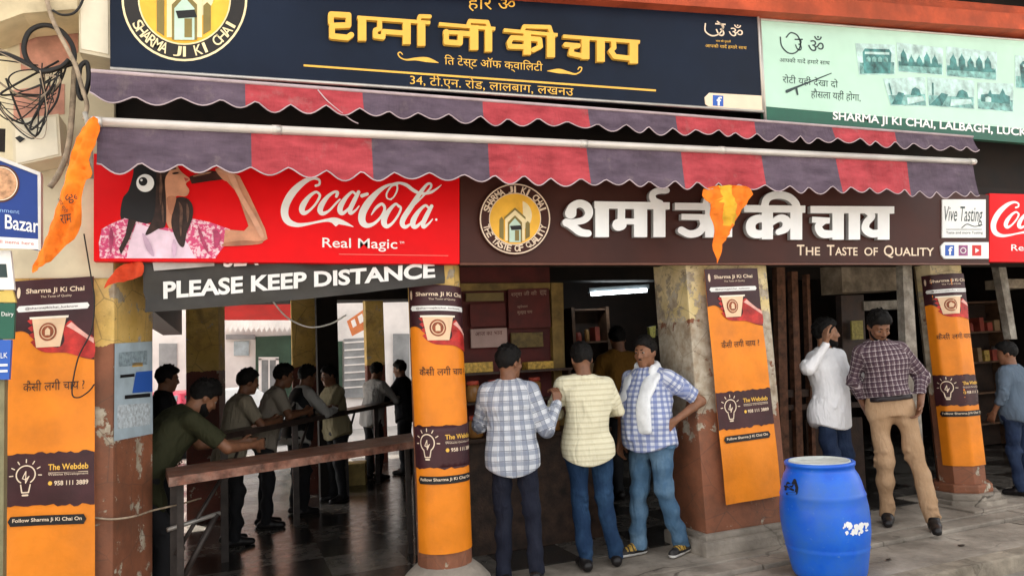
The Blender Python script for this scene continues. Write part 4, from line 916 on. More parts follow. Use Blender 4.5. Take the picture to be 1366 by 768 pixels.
# ------------------------------------------------------------------ far left : hanging sign, meter boxes, cables
YL = -.55
bs_ = empty('blue_signboard', tuple(onY(20, 330, YL)), 'blue hanging signboard with white letters at the left edge', 'signboard')
blue_v = M('royal_blue_vinyl', (.010, .040, .22), .4, var=.12, scale=2)
MB().panel([(-60, 190), (52, 234), (53, 333), (-60, 312)], YL, .06, blue_v).build('panel', bs_)
mb = MB(); mb.panel([(-60, 312.5), (53, 319), (53, 332.5), (-60, 329)], YL-.003, .01, white_p).panel([(-60, 186), (54, 230), (54, 235), (-60, 191)], YL-.008, .05, alu).panel([(50, 234), (54.5, 234), (54.5, 334), (51, 334)], YL-.006, .05, alu); mb.build('frame', bs_)
mb = MB(); px_text(mb, 'ct Bazar', YL-.002, (-16, 302), (52, 311), 19, white_p, bold=.01); mb.build('name_lettering', bs_); mb = MB(); px_text(mb, 'government', YL-.002, (-24, 282), (26, 287), 6, M('pale_blue_print', (.25, .40, .70), .5, var=0)); px_text(mb, 'all items here', YL-.0045, (-4, 324), (45, 327), 4.5, M('faint_red_print', (.5, .1, .08), .5, var=0))
px_disc(mb, (1, 245), 25, YL-.002, M('logo_brown', (.10, .035, .02), .5, var=.3, scale=20), 32); px_disc(mb, (1, 245), 21, YL-.0035, M('logo_tan', (.55, .30, .16), .5, var=.4, scale=30), 32); px_disc(mb, (1, 245), 22.5, YL-.005, cream_p, 32, r0=21.2); mb.build('printed_lettering', bs_)
tag(MB().panel([(-20, 334), (14, 334), (19, 386), (-20, 386)], -.5, .03, white_p).panel([(-20, 352), (8, 352), (10, 370), (-20, 370)], -.502, .003, ink).build('notice_board'), 'white notice board under the blue hanging signboard', 'notice board')
g2 = MB().panel([(-30, 388), (17, 388), (21, 403), (-30, 403)], -.48, .03, M('yellow_strip', (.6, .45, .12), .6)).panel([(-30, 404), (20, 404), (18, 452), (-30, 452)], -.48, .03, dgreen).panel([(-30, 453), (15, 453), (12, 506), (-30, 506)], -.48, .03, fb)
px_text(g2, 'Dairy', -.485, (2, 423), (18, 423), 7, white_p); px_text(g2, 'MILK', -.485, (-8, 478), (10, 477), 7, white_p)
for y in (486, 494): g2.panel([(-20, y), (10, y-1), (10, y+2), (-20, y+3)], -.485, .004, white_p)
tag(g2.build('shop_board'), 'dark green and blue shop board at the left edge beside the first banner', 'sign board')
tag(MB().panel([(-14, 505), (6, 505), (3, 900), (-22, 900)], -.46, .06, M('khaki_post', (.22, .20, .11), .6, var=.2)).build('sign_post'), 'olive grey post under the green and blue shop board', 'post')
cream_box = M('cream_enamel', (.66, .58, .42), .5, var=.1, scale=4, dirt=.3, dirtcol=(.25, .16, .08))
def meter(quad, Y, dp, label, extra=None):
    t = empty('meter_box', tuple(onY(*quad[-1], Y)), label, 'meter box'); MB().panel(quad, Y, dp, cream_box).build('case', t)
    xs_ = [q[0] for q in quad]; ys_ = [q[1] for q in quad]; cx, cy = sum(xs_)/len(xs_), sum(ys_)/len(ys_)
    MB().panel([(cx+(x-cx)*.88, cy+(y-cy)*.90) for x, y in quad], Y-.006, .008, M('cream_lid', (.74, .67, .52), .45, var=.08, scale=5, dirt=.2)).build('lid', t); return t
meter([(104, -30), (146, -30), (147, 78), (106, 70)], -.28, .26, 'tall cream meter box beside the navy signboard')
mb_ = meter([(16, 160), (78, 152), (82, 208), (18, 222)], -.22, .20, 'white meter box with a dark latch above the blue signboard')
MB().panel([(20, 184), (26, 181), (33, 185), (26, 190)], -.235, .02, black_p).build('latch', mb_)
tag(MB().panel([(-40, -30), (103, -30), (103, 12), (30, 18), (-40, 44)], -.34, .3, M('cream_ledge', (.60, .50, .32), .7, var=.15, scale=4, dirt=.4)).build('wall_ledge'), 'cream plaster ledge along the top left corner above the black cables', 'ledge')
mb = MB().panel([(24, 20), (104, 14), (104, 70), (76, 90), (28, 95)], -.016, .05, pinkish).panel([(18, 120), (86, 112), (86, 152), (18, 160)], -.0165, .05, pinkish).build('paint_patch', shop)
cable_m = M('black_cable', (.016, .014, .013), .5, var=.2); cable_t = M('dusty_cable', (.35, .27, .19), .7, var=.3, scale=20)
def cable(pts, Y, r, m, name, label, group=None, closed=False):
    q = smooth_path([onY(x, y, Y+(p[0] if p else 0)) for x, y, *p in pts], 7, closed); o = MB().tube([tuple(p) for p in q], r, m, 7, closed).build(name); return tag(o, label, 'cable', group)
cable([(32, 62), (40, 42), (60, 34), (82, 42), (97, 62), (98, 82), (86, 88), (60, 95), (48, 92), (36, 80)], -.30, .014, cable_m, 'cable_coil', 'thick black cable loop under the cream ledge', closed=True)
cable([(-30, 74), (4, 72), (34, 84), (56, 96), (80, 90), (92, 80)], -.33, .013, cable_m, 'power_cable', 'thick black cable entering from the left edge into the coil')
rnd = random.Random(11); mb = MB()
for i in range(17):
    Y = -.24-rnd.uniform(0, .16); x0, y0 = 66+rnd.uniform(-14, 26), 92+rnd.uniform(-10, 14); x2, y2 = rnd.choice([(-30, rnd.uniform(80, 140)), (rnd.uniform(-6, 14), rnd.uniform(96, 130)), (rnd.uniform(60, 92), rnd.uniform(100, 150))])
    xm, ym = rnd.uniform(18, 76), rnd.uniform(118, 186); pts = [(x0, y0), (x0*.6+xm*.4+rnd.uniform(-6, 10), y0*.45+ym*.55), (xm, ym), (xm*.55+x2*.45-rnd.uniform(0, 12), ym*.7+y2*.3), (x2, y2)]
    if i % 3 == 0: pts += [(x2+rnd.uniform(8, 20), y2-rnd.uniform(8, 20)), (x0-rnd.uniform(0, 20), y0-rnd.uniform(-4, 10))]
    q = smooth_path([onY(x, y, Y+.03*math.sin(j*2+i)) for j, (x, y) in enumerate(pts)], 7); mb.tube(q, rnd.choice([.0025, .003, .004, .006]), cable_m if i % 6 else cable_t, 6)
tag(mb.build('wire_tangle'), 'tangle of thin black wires hanging in loops at the top left', 'wires', kind='stuff')
cable([(60, -10), (70, 26), (88, 62), (100, 86), (108, 112), (116, 140), (112, 160)], -.37, .012, cable_t, 'conduit', 'dusty pale conduit running down past the meter boxes')
cable([(100, 84), (96, 150), (92, 190), (86, 214), (76, 236), (66, 250)], -.25, .016, cable_t, 'conduit', 'bent pale conduit beside the white meter box')
cable([(70, 14), (82, 20), (98, 18), (108, 6), (114, -12)], -.38, .007, cable_m, 'power_cable', 'short black cable loop hanging in front of the tall meter box')
cable([(108, 88), (116, 84), (118, 108), (110, 132), (104, 120), (106, 96)], -.30, .013, cable_m, 'cable_coil', 'dark bundle of cables where the upper awning ends', closed=True)
cable([(112, 312), (122, 372), (126, 400), (122, 440), (104, 478), (96, 522), (104, 530), (118, 522), (126, 512)], -.09, .004, cable_m, 'power_cable', 'thin black wire hanging over the leftmost banner')
cable([(364, 402, .9), (384, 424, .9), (412, 436, .9), (440, 432, .9), (462, 420, .9)], .5, .007, white_p, 'power_cable', 'white cable drooping under the black banner')
cable([(126, 690, 0), (150, 692, 0), (180, 688, 0.02), (205, 680, .3), (240, 672, .5), (268, 664, .7)], -.02, .006, cable_t, 'tie_rope', 'dusty rope tied round the corner pillar at bench height')
cable([(424, 120), (436, 134), (450, 146), (468, 160), (478, 165)], -.50, .004, pipe_m, 'tie_string', 'thin pale string hanging across the upper awning')

# ------------------------------------------------------------------ furniture and goods
bench_w = M('worn_bench_wood', (.20, .085, .055), .42, var=.45, scale=14, bmp=.5, bscale=70, dirt=.5, dirtcol=(.40, .26, .20))
angle_i = M('dark_angle_iron', (.045, .036, .032), .5, .3, var=.3, scale=10)
def plank(mb, q, z, t, m):
    v = [onZ(x, y, z) for x, y in q]; mb.add(v+[p-np.array([0, 0, t]) for p in v], [(0, 1, 2, 3), (7, 6, 5, 4)]+[(i, 4+i, 4+(i+1) % 4, (i+1) % 4) for i in range(4)], m); return v
ZB = .98
bn = empty('long_bench', tuple(onZ(400, 605, ZB)*np.array([1, 1, 0])), 'long worn brown wooden bench table in front with rusty iron legs', 'table')
mb = MB(); v = plank(mb, [(221, 624), (549, 577), (553, 588), (225, 637)], ZB, .055, bench_w); mb.build('tabletop', bn)
L0, R0 = (v[0]+v[3])/2, (v[1]+v[2])/2; dv = (R0-L0)/np.linalg.norm(R0-L0); nv = np.array([-dv[1], dv[0], 0])
MB().tube([L0+dv*.03+nv*.05+[0, 0, -.07], R0-dv*.03+nv*.05+[0, 0, -.07]], .018, angle_i, 6).tube([L0+dv*.03-nv*.05+[0, 0, -.07], R0-dv*.03-nv*.05+[0, 0, -.07]], .018, angle_i, 6).build('rail', bn)
for k in (.03, 1.0, ):
    for s in (-1, 1):
        p = L0+dv*(k*np.linalg.norm(R0-L0)-(.03 if k == 1 else 0))+nv*s*.05
        MB().box((p[0]-.02, p[1]-.02, .0), (p[0]+.02, p[1]+.02, ZB-.056), angle_i).build('leg', bn)
p = L0+dv*.05; mb = MB().tube([(p[0], p[1], .45), tuple(p+dv*.32+[0, 0, -.08])], .014, angle_i, 6)
mb.tube([(L0[0], L0[1], .62), tuple(L0+dv*.35+[0, 0, .66-ZB])], .016, M('worn_steel', (.35, .33, .30), .4, .5, var=.3), 6).tube([tuple(L0+dv*.33+[0, 0, .66-ZB]), tuple(L0+dv*.10+[0, 0, .30-ZB])], .02, angle_i, 6)
mb.build('brace', bn)
ZC = 1.10
cn = empty('standing_counter', tuple(onZ(420, 556, ZC)*np.array([1, 1, 0])), 'long narrow standing counter inside the hall that the silhouettes lean on', 'counter')
mb = MB(); v = plank(mb, [(288, 576), (548, 528), (549, 531), (290, 580)], ZC, .05, M('dark_counter_wood', (.060, .040, .032), .35, var=.3, scale=8)); mb.build('counter_top', cn)
L0, R0 = (v[0]+v[3])/2, (v[1]+v[2])/2; D0 = R0-L0
for k in (.02, .26, .5, .70, .97):
    p = L0+D0*k; MB().box((p[0]-.03, p[1]-.03, .0), (p[0]+.03, p[1]+.03, ZC-.051), angle_i).tube([(p[0], p[1], ZC-.45), (p[0]+D0[0]*.06, p[1]+D0[1]*.06, ZC-.06)], .014, angle_i, 6).build('leg', cn)
p = onZ(470, 648, .0); ct = empty('carton', (p[0], p[1], 0), 'yellowish carton on the dark tiled floor under the far counter', 'carton')
MB().box((p[0]-.30, p[1], .006), (p[0]+.22, p[1]+.34, .30), M('carton_board', (.55, .40, .15), .8, var=.2), .006, R(-14)).build('box', ct)
MB().box((p[0]-.30, p[1]+.13, .302), (p[0]+.22, p[1]+.18, .304), M('parcel_tape', (.42, .33, .18), .4, var=.1), 0, R(-14), (p[0]-.04, p[1]+.17, 0)).build('tape', ct)

# dim shelving and stock in the dark rooms
steel = M('dull_steel', (.30, .29, .28), .35, .7, var=.25, scale=8)
def rack(q, Y, label, nsh, sd):
    r_ = random.Random(sd); a, b = onY(*q[0], Y), onY(*q[1], Y); z0, z1 = 0.02, a[2]; t = empty('storage_rack', ((a[0]+b[0])/2, Y, 0), label, 'rack')
    mb = MB()
    for x in (a[0], b[0]-.05): mb.box((x, Y, z0), (x+.05, Y+.3, z1), wood_br)
    mb.box((a[0], Y+.27, z0), (b[0], Y+.31, z1), M('rack_back', (.030, .017, .011), .7, var=.4)); mb.build('frame', t)
    for i in range(nsh):
        z = .35+(z1-.4)*i/(nsh-1); MB().box((a[0]+.052, Y+.01, z), (b[0]-.052, Y+.268, z+.025), wood_br).build('shelf', t)
        x = a[0]+.10
        while x < b[0]-.16 and 1 < i < nsh-1:
            w = r_.uniform(.07, .15); h = r_.uniform(.10, .22); k = r_.random()
            ordn = ['lowest', 'second lowest', 'middle', 'second highest', 'top'][i]; place = label.split(' ', 1)[0]+' stock rack'
            if k < .45:
                m_ = r_.choice([steel, gl_j0, lid0]); o = MB().lathe([(w*.42, 0), (w*.5, .01), (w*.5, h*.8), (w*.36, h*.9), (w*.36, h)], m_, (x+w/2, Y+.13, z+.026), 14).build('canister')
                tag(o, {steel: 'dull steel', gl_j0: 'amber', lid0: 'faded red'}[m_]+' canister on the '+ordn+' shelf of the '+place, 'canister', 'canisters on the '+place)
            else:
                m_ = r_.choice([pack0, card0, lid0]); o = MB().box((x, Y+.04, z+.027), (x+w, Y+.22, z+.027+h), m_, .004).build('stock_box')
                tag(o, {pack0: 'yellow', card0: 'brown card', lid0: 'faded red'}[m_]+' box on the '+ordn+' shelf of the '+place, 'box', 'boxes on the '+place)
            x += w+r_.uniform(.02, .07)
wood_br = M('brown_shelf_wood', (.11, .060, .034), .55, var=.35, scale=9); gl_j0 = M('amber_tin', (.28, .15, .05), .35, var=.3); lid0 = M('faded_red_tin', (.30, .06, .04), .5, var=.3); pack0 = M('yellow_pack', (.42, .28, .07), .55, var=.4, scale=25); card0 = M('brown_card', (.26, .17, .09), .8, var=.2)
rack([(1286, 400), (1340, 400)], 2.3, 'narrow brown stock rack in the dark shop at the right', 5, 8)
rack([(762, 410), (812, 410)], 4.7, 'small stock rack in the tube lit room', 5, 12)

# litter on the slabs
leaf_m = M('dry_leaf', (.035, .022, .014), .7, var=.3, scale=40)
for (x, y), lab in (((1185, 746), 'small dark dry leaf on the pavement near the drum'), ((1283, 727), 'small dark dry leaf on the pavement at the far right')):
    p = onZ(x, y, -.028); rnd_ = random.Random(x)
    tag(MB().add([(p[0]+.035*math.cos(a)*rnd_.uniform(.6, 1.3), p[1]+.018*math.sin(a)*rnd_.uniform(.6, 1.3), p[2]+.006*rnd_.random()) for a in np.linspace(0, 6.28, 10)[:-1]], [tuple(range(9))], leaf_m).build('dry_leaf'), lab, 'leaf')

# tea kiosk
kc = empty('tea_counter', (1.05, 1.15, 0), 'dark tea counter with shelves in front of the maroon kiosk wall', 'counter')
MB().box((.36, .98, .0), (1.72, 1.42, .92), M('kiosk_brown', (.045, .024, .015), .5, var=.5, scale=9, bmp=.3), .01).build('cabinet', kc); MB().box((.32, .92, .922), (1.76, 1.45, .955), wood_d, .008).build('counter_top', kc)
mb = MB()
for z in (1.22, 1.48): mb.box((.40, 1.22, z), (1.55, 1.44, z+.02), wood_d)
for x in (.40, 1.54): mb.box((x, 1.3, .957), (x+.03, 1.44, 1.5), wood_d)
mb.build('shelf', kc)
gl_j = M('amber_jar', (.30, .14, .04), .2, var=.2); lid_m = M('jar_lid', (.45, .07, .04), .4, var=.1); pack = M('biscuit_pack', (.55, .34, .06), .5, var=.4, scale=30)
proto = None
for i, (x, y, z) in enumerate([(.52, 1.05, .957), (.70, 1.06, .957), (.86, 1.05, .957), (1.02, 1.06, .957), (.60, 1.33, 1.243), (.80, 1.33, 1.243), (1.0, 1.33, 1.243), (1.2, 1.33, 1.243), (1.24, 1.05, .957)]):
    if proto is None:
        proto = empty('biscuit_jar', (x, y, z), 'amber biscuit jar with a red lid standing on the tea counter or its shelf', 'jar', 'biscuit jars at the tea counter')
        MB().lathe([(.055, 0), (.062, .01), (.062, .13), (.05, .15)], gl_j, n=16).build('glass', proto, world=False); MB().lathe([(.056, .15), (.056, .18), (.05, .185)], lid_m, n=16).build('lid', proto, world=False)
    else:
        c = proto.copy(); COL.objects.link(c); c.location = (x, y, z)
        for ch in list(proto.children): d = ch.copy(); COL.objects.link(d); d.parent = c
for i, (x, z, w, h, lab) in enumerate([(.48, 1.502, .30, .09, 'yellow snack carton on the upper kiosk shelf at its left end'), (1.12, 1.502, .26, .07, 'yellow snack carton on the upper kiosk shelf near the door post')]):
    tag(MB().box((x, 1.27, z), (x+w, 1.42, z+h), pack, .004).build('snack_box'), lab, 'carton')
def board(q, Y, m, label, txt=()):
    t = empty('menu_board', tuple(onY(*q[3], Y)), label, 'menu board'); MB().panel(q, Y, .03, m).build('panel', t)
    if txt:
        mb = MB()
        for b, bl, br, h, mm in txt: mb = MB(); px_text(mb, b, Y-.003, bl, br, h, mm); mb.build('lettering', t)
dim = M('dim_cream_print', (.38, .26, .20), .6, var=.1)
board([(627, 406), (674, 404), (675, 434), (628, 436)], YK-.08, maroon, 'plain maroon board on the kiosk wall above the pale panel')
board([(628, 439), (676, 437), (677, 462), (629, 464)], YK-.08, M('pale_pink_panel', (.40, .27, .24), .5, var=.1), 'pale pink panel on the kiosk wall', [('आज का भाव', (634, 448), (670, 446), 5, maroon)])
board([(678, 386), (732, 384), (735, 436), (679, 438)], YK-.08, maroon, 'maroon menu board with faint cream writing beside the yellow door post', [('शर्मा जी की', (682, 397), (716, 395), 8, dim), ('चाय', (720, 394), (729, 394), 7, dim), ('स्पेशल', (690, 412), (704, 411), 5, dim), ('कुल्हड़ चाय', (690, 420), (710, 419), 5, dim)])
board([(682, 444), (724, 443), (725, 462), (683, 464)], YK-.08, M('olive_board', (.16, .11, .035), .6, var=.3, scale=15), 'small olive board under the maroon menu board')
board([(622, 391), (672, 390), (672, 401), (622, 402)], YK-.08, M('dull_yellow_board', (.20, .14, .05), .6, var=.2), 'dull yellow strip board high on the kiosk wall')
YT = 4.4
tl = empty('tube_light', tuple(onY(825, 384, YT)), 'lit white tube light in the dark room behind the kiosk', 'lamp')
MB().tube([onY(789, 392, YT), onY(862, 387, YT)], .028, emit_mat('tube_glow', (.88, .96, 1), 4.5), 10).build('tube', tl); MB().panel([(786, 384), (866, 379), (866, 385), (786, 390)], YT, .05, M('lamp_batten', (.22, .26, .28), .5)).build('batten', tl)
tag(MB().panel([(866, 436), (875, 434), (874, 450), (868, 449)], 2.2, .05, M('lime_packet', (.55, .55, .12), .4, var=.3, scale=40)).build('snack_packet'), 'pale lime packet hanging above the man with the towel', 'packet')
tag(MB().panel([(878, 438), (890, 438), (890, 447), (878, 447)], 2.2, .05, M('grey_packet', (.40, .42, .44), .4, var=.3, scale=40)).build('snack_packet'), 'pale grey packet hanging beside the lime packet', 'packet')
tag(MB().panel([(1136, 428), (1151, 427), (1152, 452), (1137, 453)], 1.2, .02, M('yellow_notice', (.36, .30, .08), .6, var=.3, scale=30)).build('paper_notice'), 'small dull yellow notice on the dark doors behind the two talking men', 'notice')
tag(MB().panel([(1310, 424), (1330, 422), (1332, 448), (1312, 449)], 3.0, .05, M('brown_box', (.16, .08, .035), .7, var=.2)).build('carton'), 'brown carton on a shelf in the dark shop at the right', 'carton')

# ------------------------------------------------------------------ blue drum
blue_pl = None
def drum_mat():
    m, nt, bs = new_mat('blue_plastic'); g = nt.nodes.new('ShaderNodeNewGeometry'); n = noise(nt, 6, 5, .65)
    c = mix(nt, ramp(nt, n, .35, .75), (.003, .095, .58), (.008, .17, .74)); sc = noise(nt, 34, 6, .75); c = mix(nt, mth(nt, 'MULTIPLY', ramp(nt, sc, .62, .74), .45), c, (.25, .42, .62))
    dz = noise(nt, 3, 5, .7); c = mix(nt, mth(nt, 'MULTIPLY', ramp(nt, dz, .48, .72), .5), c, (.05, .085, .16))
    nt.links.new(c, bs.inputs['Base Color']); nt.links.new(mth(nt, 'MULTIPLY_ADD', n, .25, .26), bs.inputs['Roughness']); bump(nt, bs, n, .08, .02); return m
blue_pl = drum_mat(); DC = onZ(1107, 766, -.03); DC = np.array([DC[0], DC[1], -.03]); DR = 1.0
dm = empty('drum', tuple(DC), 'big blue plastic drum with a pale lid standing at the kerb', 'drum')
prof = [(.205, 0), (.232, .010), (.246, .035), (.256, .09), (.266, .15), (.275, .20), (.281, .215), (.277, .226), (.282, .24), (.293, .32), (.297, .40), (.294, .50), (.284, .565), (.288, .580), (.282, .594), (.277, .61), (.266, .665), (.250, .715), (.232, .745), (.228, .752), (.228, .782), (.236, .785), (.238, .806), (.230, .812), (.218, .812), (.214, .803), (.205, .801)]
prof = [(r, z*.975) for r, z in prof]; MB().lathe([(r*DR, z) for r, z in prof], blue_pl, tuple(DC), 64, cap=False).build('body', dm)
mb = MB().lathe([(r, z*.975) for r, z in [(.0, .799), (.15, .800), (.17, .802), (.175, .808), (.190, .809), (.198, .816), (.205, .816), (.209, .810), (.209, .795)]], M('lid_plastic', (.62, .66, .62), .5, var=.15, scale=6, dirt=.4), tuple(DC), 48, cap=False)
mb.build('lid', dm)
def drum_pt(x, y, k=.002):
    """pixel -> point on the drum's side"""
    d = ray(x, y); a = d[0]**2+d[1]**2; e = CAM-DC; rr = .289*DR+k
    for _ in range(4):
        b = 2*(e[0]*d[0]+e[1]*d[1]); c = e[0]**2+e[1]**2-rr*rr; disc = max(0, b*b-4*a*c); t = (-b-math.sqrt(disc))/(2*a); p = CAM+d*t
        z = p[2]-DC[2]; rr = np.interp(z, [q[1] for q in prof], [q[0] for q in prof])*DR+k
    return p
mb = MB(); rnd = random.Random(4)
for i in range(26):
    x, y = 1127+rnd.gauss(0, 1)*2+i*1.25-2, 706+rnd.uniform(-8, 6); w, h = rnd.uniform(1, 4), rnd.uniform(1.5, 6)
    o = [drum_pt(x+w*math.cos(a)*rnd.uniform(.5, 1), y+h*math.sin(a)*rnd.uniform(.5, 1)) for a in np.linspace(0, 6.28, 8)[:-1]]; mb.add(o, [tuple(range(7))], white_p)
mb.build('white_stencil', dm)
mb = MB(); st = [([(1048, 652), (1051, 644), (1056, 648), (1060, 640), (1063, 650), (1062, 657), (1050, 658)], [1.6, 2, 1.8, 2, 2, 2, 1.5], 'r'), ([(1047, 648), (1058, 653)], 1.4, 'r')]
vs, fs = strokes2d(st, .4); mb.add([drum_pt(v[0], v[1]) for v in vs], fs, black_p); mb.build('black_mark', dm)

# ------------------------------------------------------------------ people : distance-field figures turned into one smooth mesh per body / garment
class Field:
    def __init__(s, lo, hi, h):
        s.lo = np.array(lo, float); s.h = h; s.n = np.ceil((np.array(hi)-s.lo)/h).astype(int)+1
        s.D = np.full(s.n, .3, np.float32); s.ax = [(s.lo[i]+np.arange(s.n[i])*h).astype(np.float32) for i in range(3)]
    def sl(s, lo, hi):
        a = np.clip(((np.array(lo)-s.lo)/s.h).astype(int)-1, 0, s.n); b = np.clip(((np.array(hi)-s.lo)/s.h).astype(int)+3, 0, s.n)
        r = tuple(slice(int(i), int(j)) for i, j in zip(a, b)); return r, np.meshgrid(*[s.ax[i][r[i]] for i in range(3)], indexing='ij')
    def _in(s, r, v, k):
        d = s.D[r]
        if k > 0:
            h = np.clip(.5+.5*(d-v)/k, 0, 1); s.D[r] = d*(1-h)+v*h-k*h*(1-h)
        else: s.D[r] = np.minimum(d, v)
    def cone(s, a, b, ra, rb, k=.02, op='+'):
        a, b = np.array(a, float), np.array(b, float); m = max(ra, rb)+k+.03
        r, (X, Y, Z) = s.sl(np.minimum(a, b)-m, np.maximum(a, b)+m); u = b-a; L = u@u+1e-9
        t = np.clip(((X-a[0])*u[0]+(Y-a[1])*u[1]+(Z-a[2])*u[2])/L, 0, 1)
        v = np.sqrt((X-a[0]-t*u[0])**2+(Y-a[1]-t*u[1])**2+(Z-a[2]-t*u[2])**2)-(ra+(rb-ra)*t)
        if op == '+': s._in(r, v, k)
        else: s.D[r] = np.maximum(s.D[r], -v)
    def ell(s, c, rad, Rm=None, k=.02, op='+'):
        c = np.array(c, float); rad = np.array(rad, float); m = rad.max()+k+.03; r, (X, Y, Z) = s.sl(c-m, c+m)
        P = np.stack([X-c[0], Y-c[1], Z-c[2]], -1)
        if Rm is not None: P = P@Rm
        q = np.linalg.norm(P/rad, axis=-1); g = np.linalg.norm(P/(rad*rad), axis=-1)+1e-6; v = q*(q-1)/g
        if op == '+': s._in(r, v, k)
        else: s.D[r] = np.maximum(s.D[r], -v)
    def fn(s, f, lo, hi, k=.02, op='+'):
        r, (X, Y, Z) = s.sl(lo, hi); v = f(X, Y, Z)
        if op == '+': s._in(r, v, k)
        elif op == '-': s.D[r] = np.maximum(s.D[r], -v)
        else: s.D[r] = np.maximum(s.D[r], v)
    def cut(s, f):
        X, Y, Z = np.meshgrid(*s.ax, indexing='ij', sparse=True); s.D = np.maximum(s.D, f(X, Y, Z)).astype(np.float32)
    def wrinkle(s, amp, seed, f=(14, 26), zs=1.0):
        rs = np.random.RandomState(seed); X, Y, Z = np.meshgrid(*s.ax, indexing='ij', sparse=True); w = 0
        for i in range(7):
            k = rs.normal(size=3); k /= np.linalg.norm(k); k *= rs.uniform(*f); k[2] *= zs; w = w+np.sin(k[0]*X+k[1]*Y+k[2]*Z+rs.uniform(0, 6)+1.6*np.sin(Z*9+i)*.6)
        s.D = (s.D+amp*w/2.6).astype(np.float32)
    def mesh(s):
        D = np.pad(s.D, 1, constant_values=.3); I = D < 0; nx, ny, nz = D.shape
        C = np.zeros((nx-1, ny-1, nz-1), np.uint8)
        for a in (0, 1):
            for b in (0, 1):
                for c in (0, 1): C += I[a:nx-1+a, b:ny-1+b, c:nz-1+c]
        act = np.argwhere((C > 0) & (C < 8)); idx = np.full(C.shape, -1, np.int64); idx[tuple(act.T)] = np.arange(len(act))
        acc = np.zeros((len(act), 3)); cnt = np.zeros(len(act))
        for ax in range(3):
            o1, o2 = [i for i in range(3) if i != ax]
            for p in (0, 1):
                for q in (0, 1):
                    A = act.copy(); A[:, o1] += p; A[:, o2] += q; B = A.copy(); B[:, ax] += 1
                    da = D[tuple(A.T)]; db = D[tuple(B.T)]; m = (da < 0) != (db < 0); t = da[m]/(da[m]-db[m])
                    P = A[m].astype(float); P[:, ax] += t; acc[m] += P; cnt[m] += 1
        V = s.lo+(acc/cnt[:, None]-1)*s.h; F = []
        for ax in range(3):
            sh = [slice(None)]*3; sh2 = [slice(None)]*3; sh[ax] = slice(0, -1); sh2[ax] = slice(1, None)
            e = np.argwhere(I[tuple(sh)] != I[tuple(sh2)]); o1, o2 = [(1, 2), (2, 0), (0, 1)][ax]
            ok = (e[:, o1] > 0) & (e[:, o2] > 0) & (e[:, o1] < D.shape[o1]-1) & (e[:, o2] < D.shape[o2]-1); e = e[ok]
            q = []
            for d1, d2 in ((-1, -1), (0, -1), (0, 0), (-1, 0)):
                g = e.copy(); g[:, o1] += d1; g[:, o2] += d2; q.append(idx[tuple(g.T)])
            q = np.stack(q, 1); fl = ~I[tuple(e.T)]; q[fl] = q[fl][:, ::-1]; F.append(q)
        F = np.concatenate(F); return V, F[(F >= 0).all(1)]
def relax(V, F, it=1, lam=.5):
    for _ in range(it):
        acc = np.zeros_like(V); c = np.zeros(len(V))
        for a, b in ((0, 1), (1, 2), (2, 3), (3, 0)):
            np.add.at(acc, F[:, a], V[F[:, b]]); np.add.at(acc, F[:, b], V[F[:, a]]); np.add.at(c, F[:, a], 1); np.add.at(c, F[:, b], 1)
        V = V+lam*(acc/c[:, None]-V)
    return V
def rotm(ax, a):
    c, s = math.cos(a), math.sin(a)
    return np.array({'x': [[1, 0, 0], [0, c, -s], [0, s, c]], 'y': [[c, 0, s], [0, 1, 0], [-s, 0, c]], 'z': [[c, -s, 0], [s, c, 0], [0, 0, 1]]}[ax])
def unit(v): v = np.array(v, float); return v/(np.linalg.norm(v)+1e-9)

skin_cols = [(.27, .125, .068), (.20, .088, .046), (.33, .165, .095), (.235, .105, .055)]
def skin_mat(i):
    n = 'skin_tone_%d' % i
    if n in MATS: return MATS[n]
    m, nt, bs = new_mat(n); c = skin_cols[i]; f = noise(nt, 22, 4); col = mix(nt, ramp(nt, f, .3, .75), tuple(v*.78 for v in c), tuple(v*1.15 for v in c))
    nt.links.new(col, bs.inputs['Base Color']); bs.inputs['Roughness'].default_value = .5; bs.inputs['Specular IOR Level'].default_value = .4
    bs.inputs['Subsurface Weight'].default_value = .08; bs.inputs['Subsurface Radius'].default_value = (.012, .005, .003); MATS[n] = m; return m
hair_m = M('black_hair', (.006, .005, .0045), .6, var=.4, scale=60, bmp=.8, bscale=120, spec=.18)
eye_w = M('eye_white', (.26, .22, .19), .3, var=0); eye_d = M('eye_dark', (.012, .008, .006), .2, var=0); lip_m = M('lip_tone', (.20, .07, .05), .5, var=0)

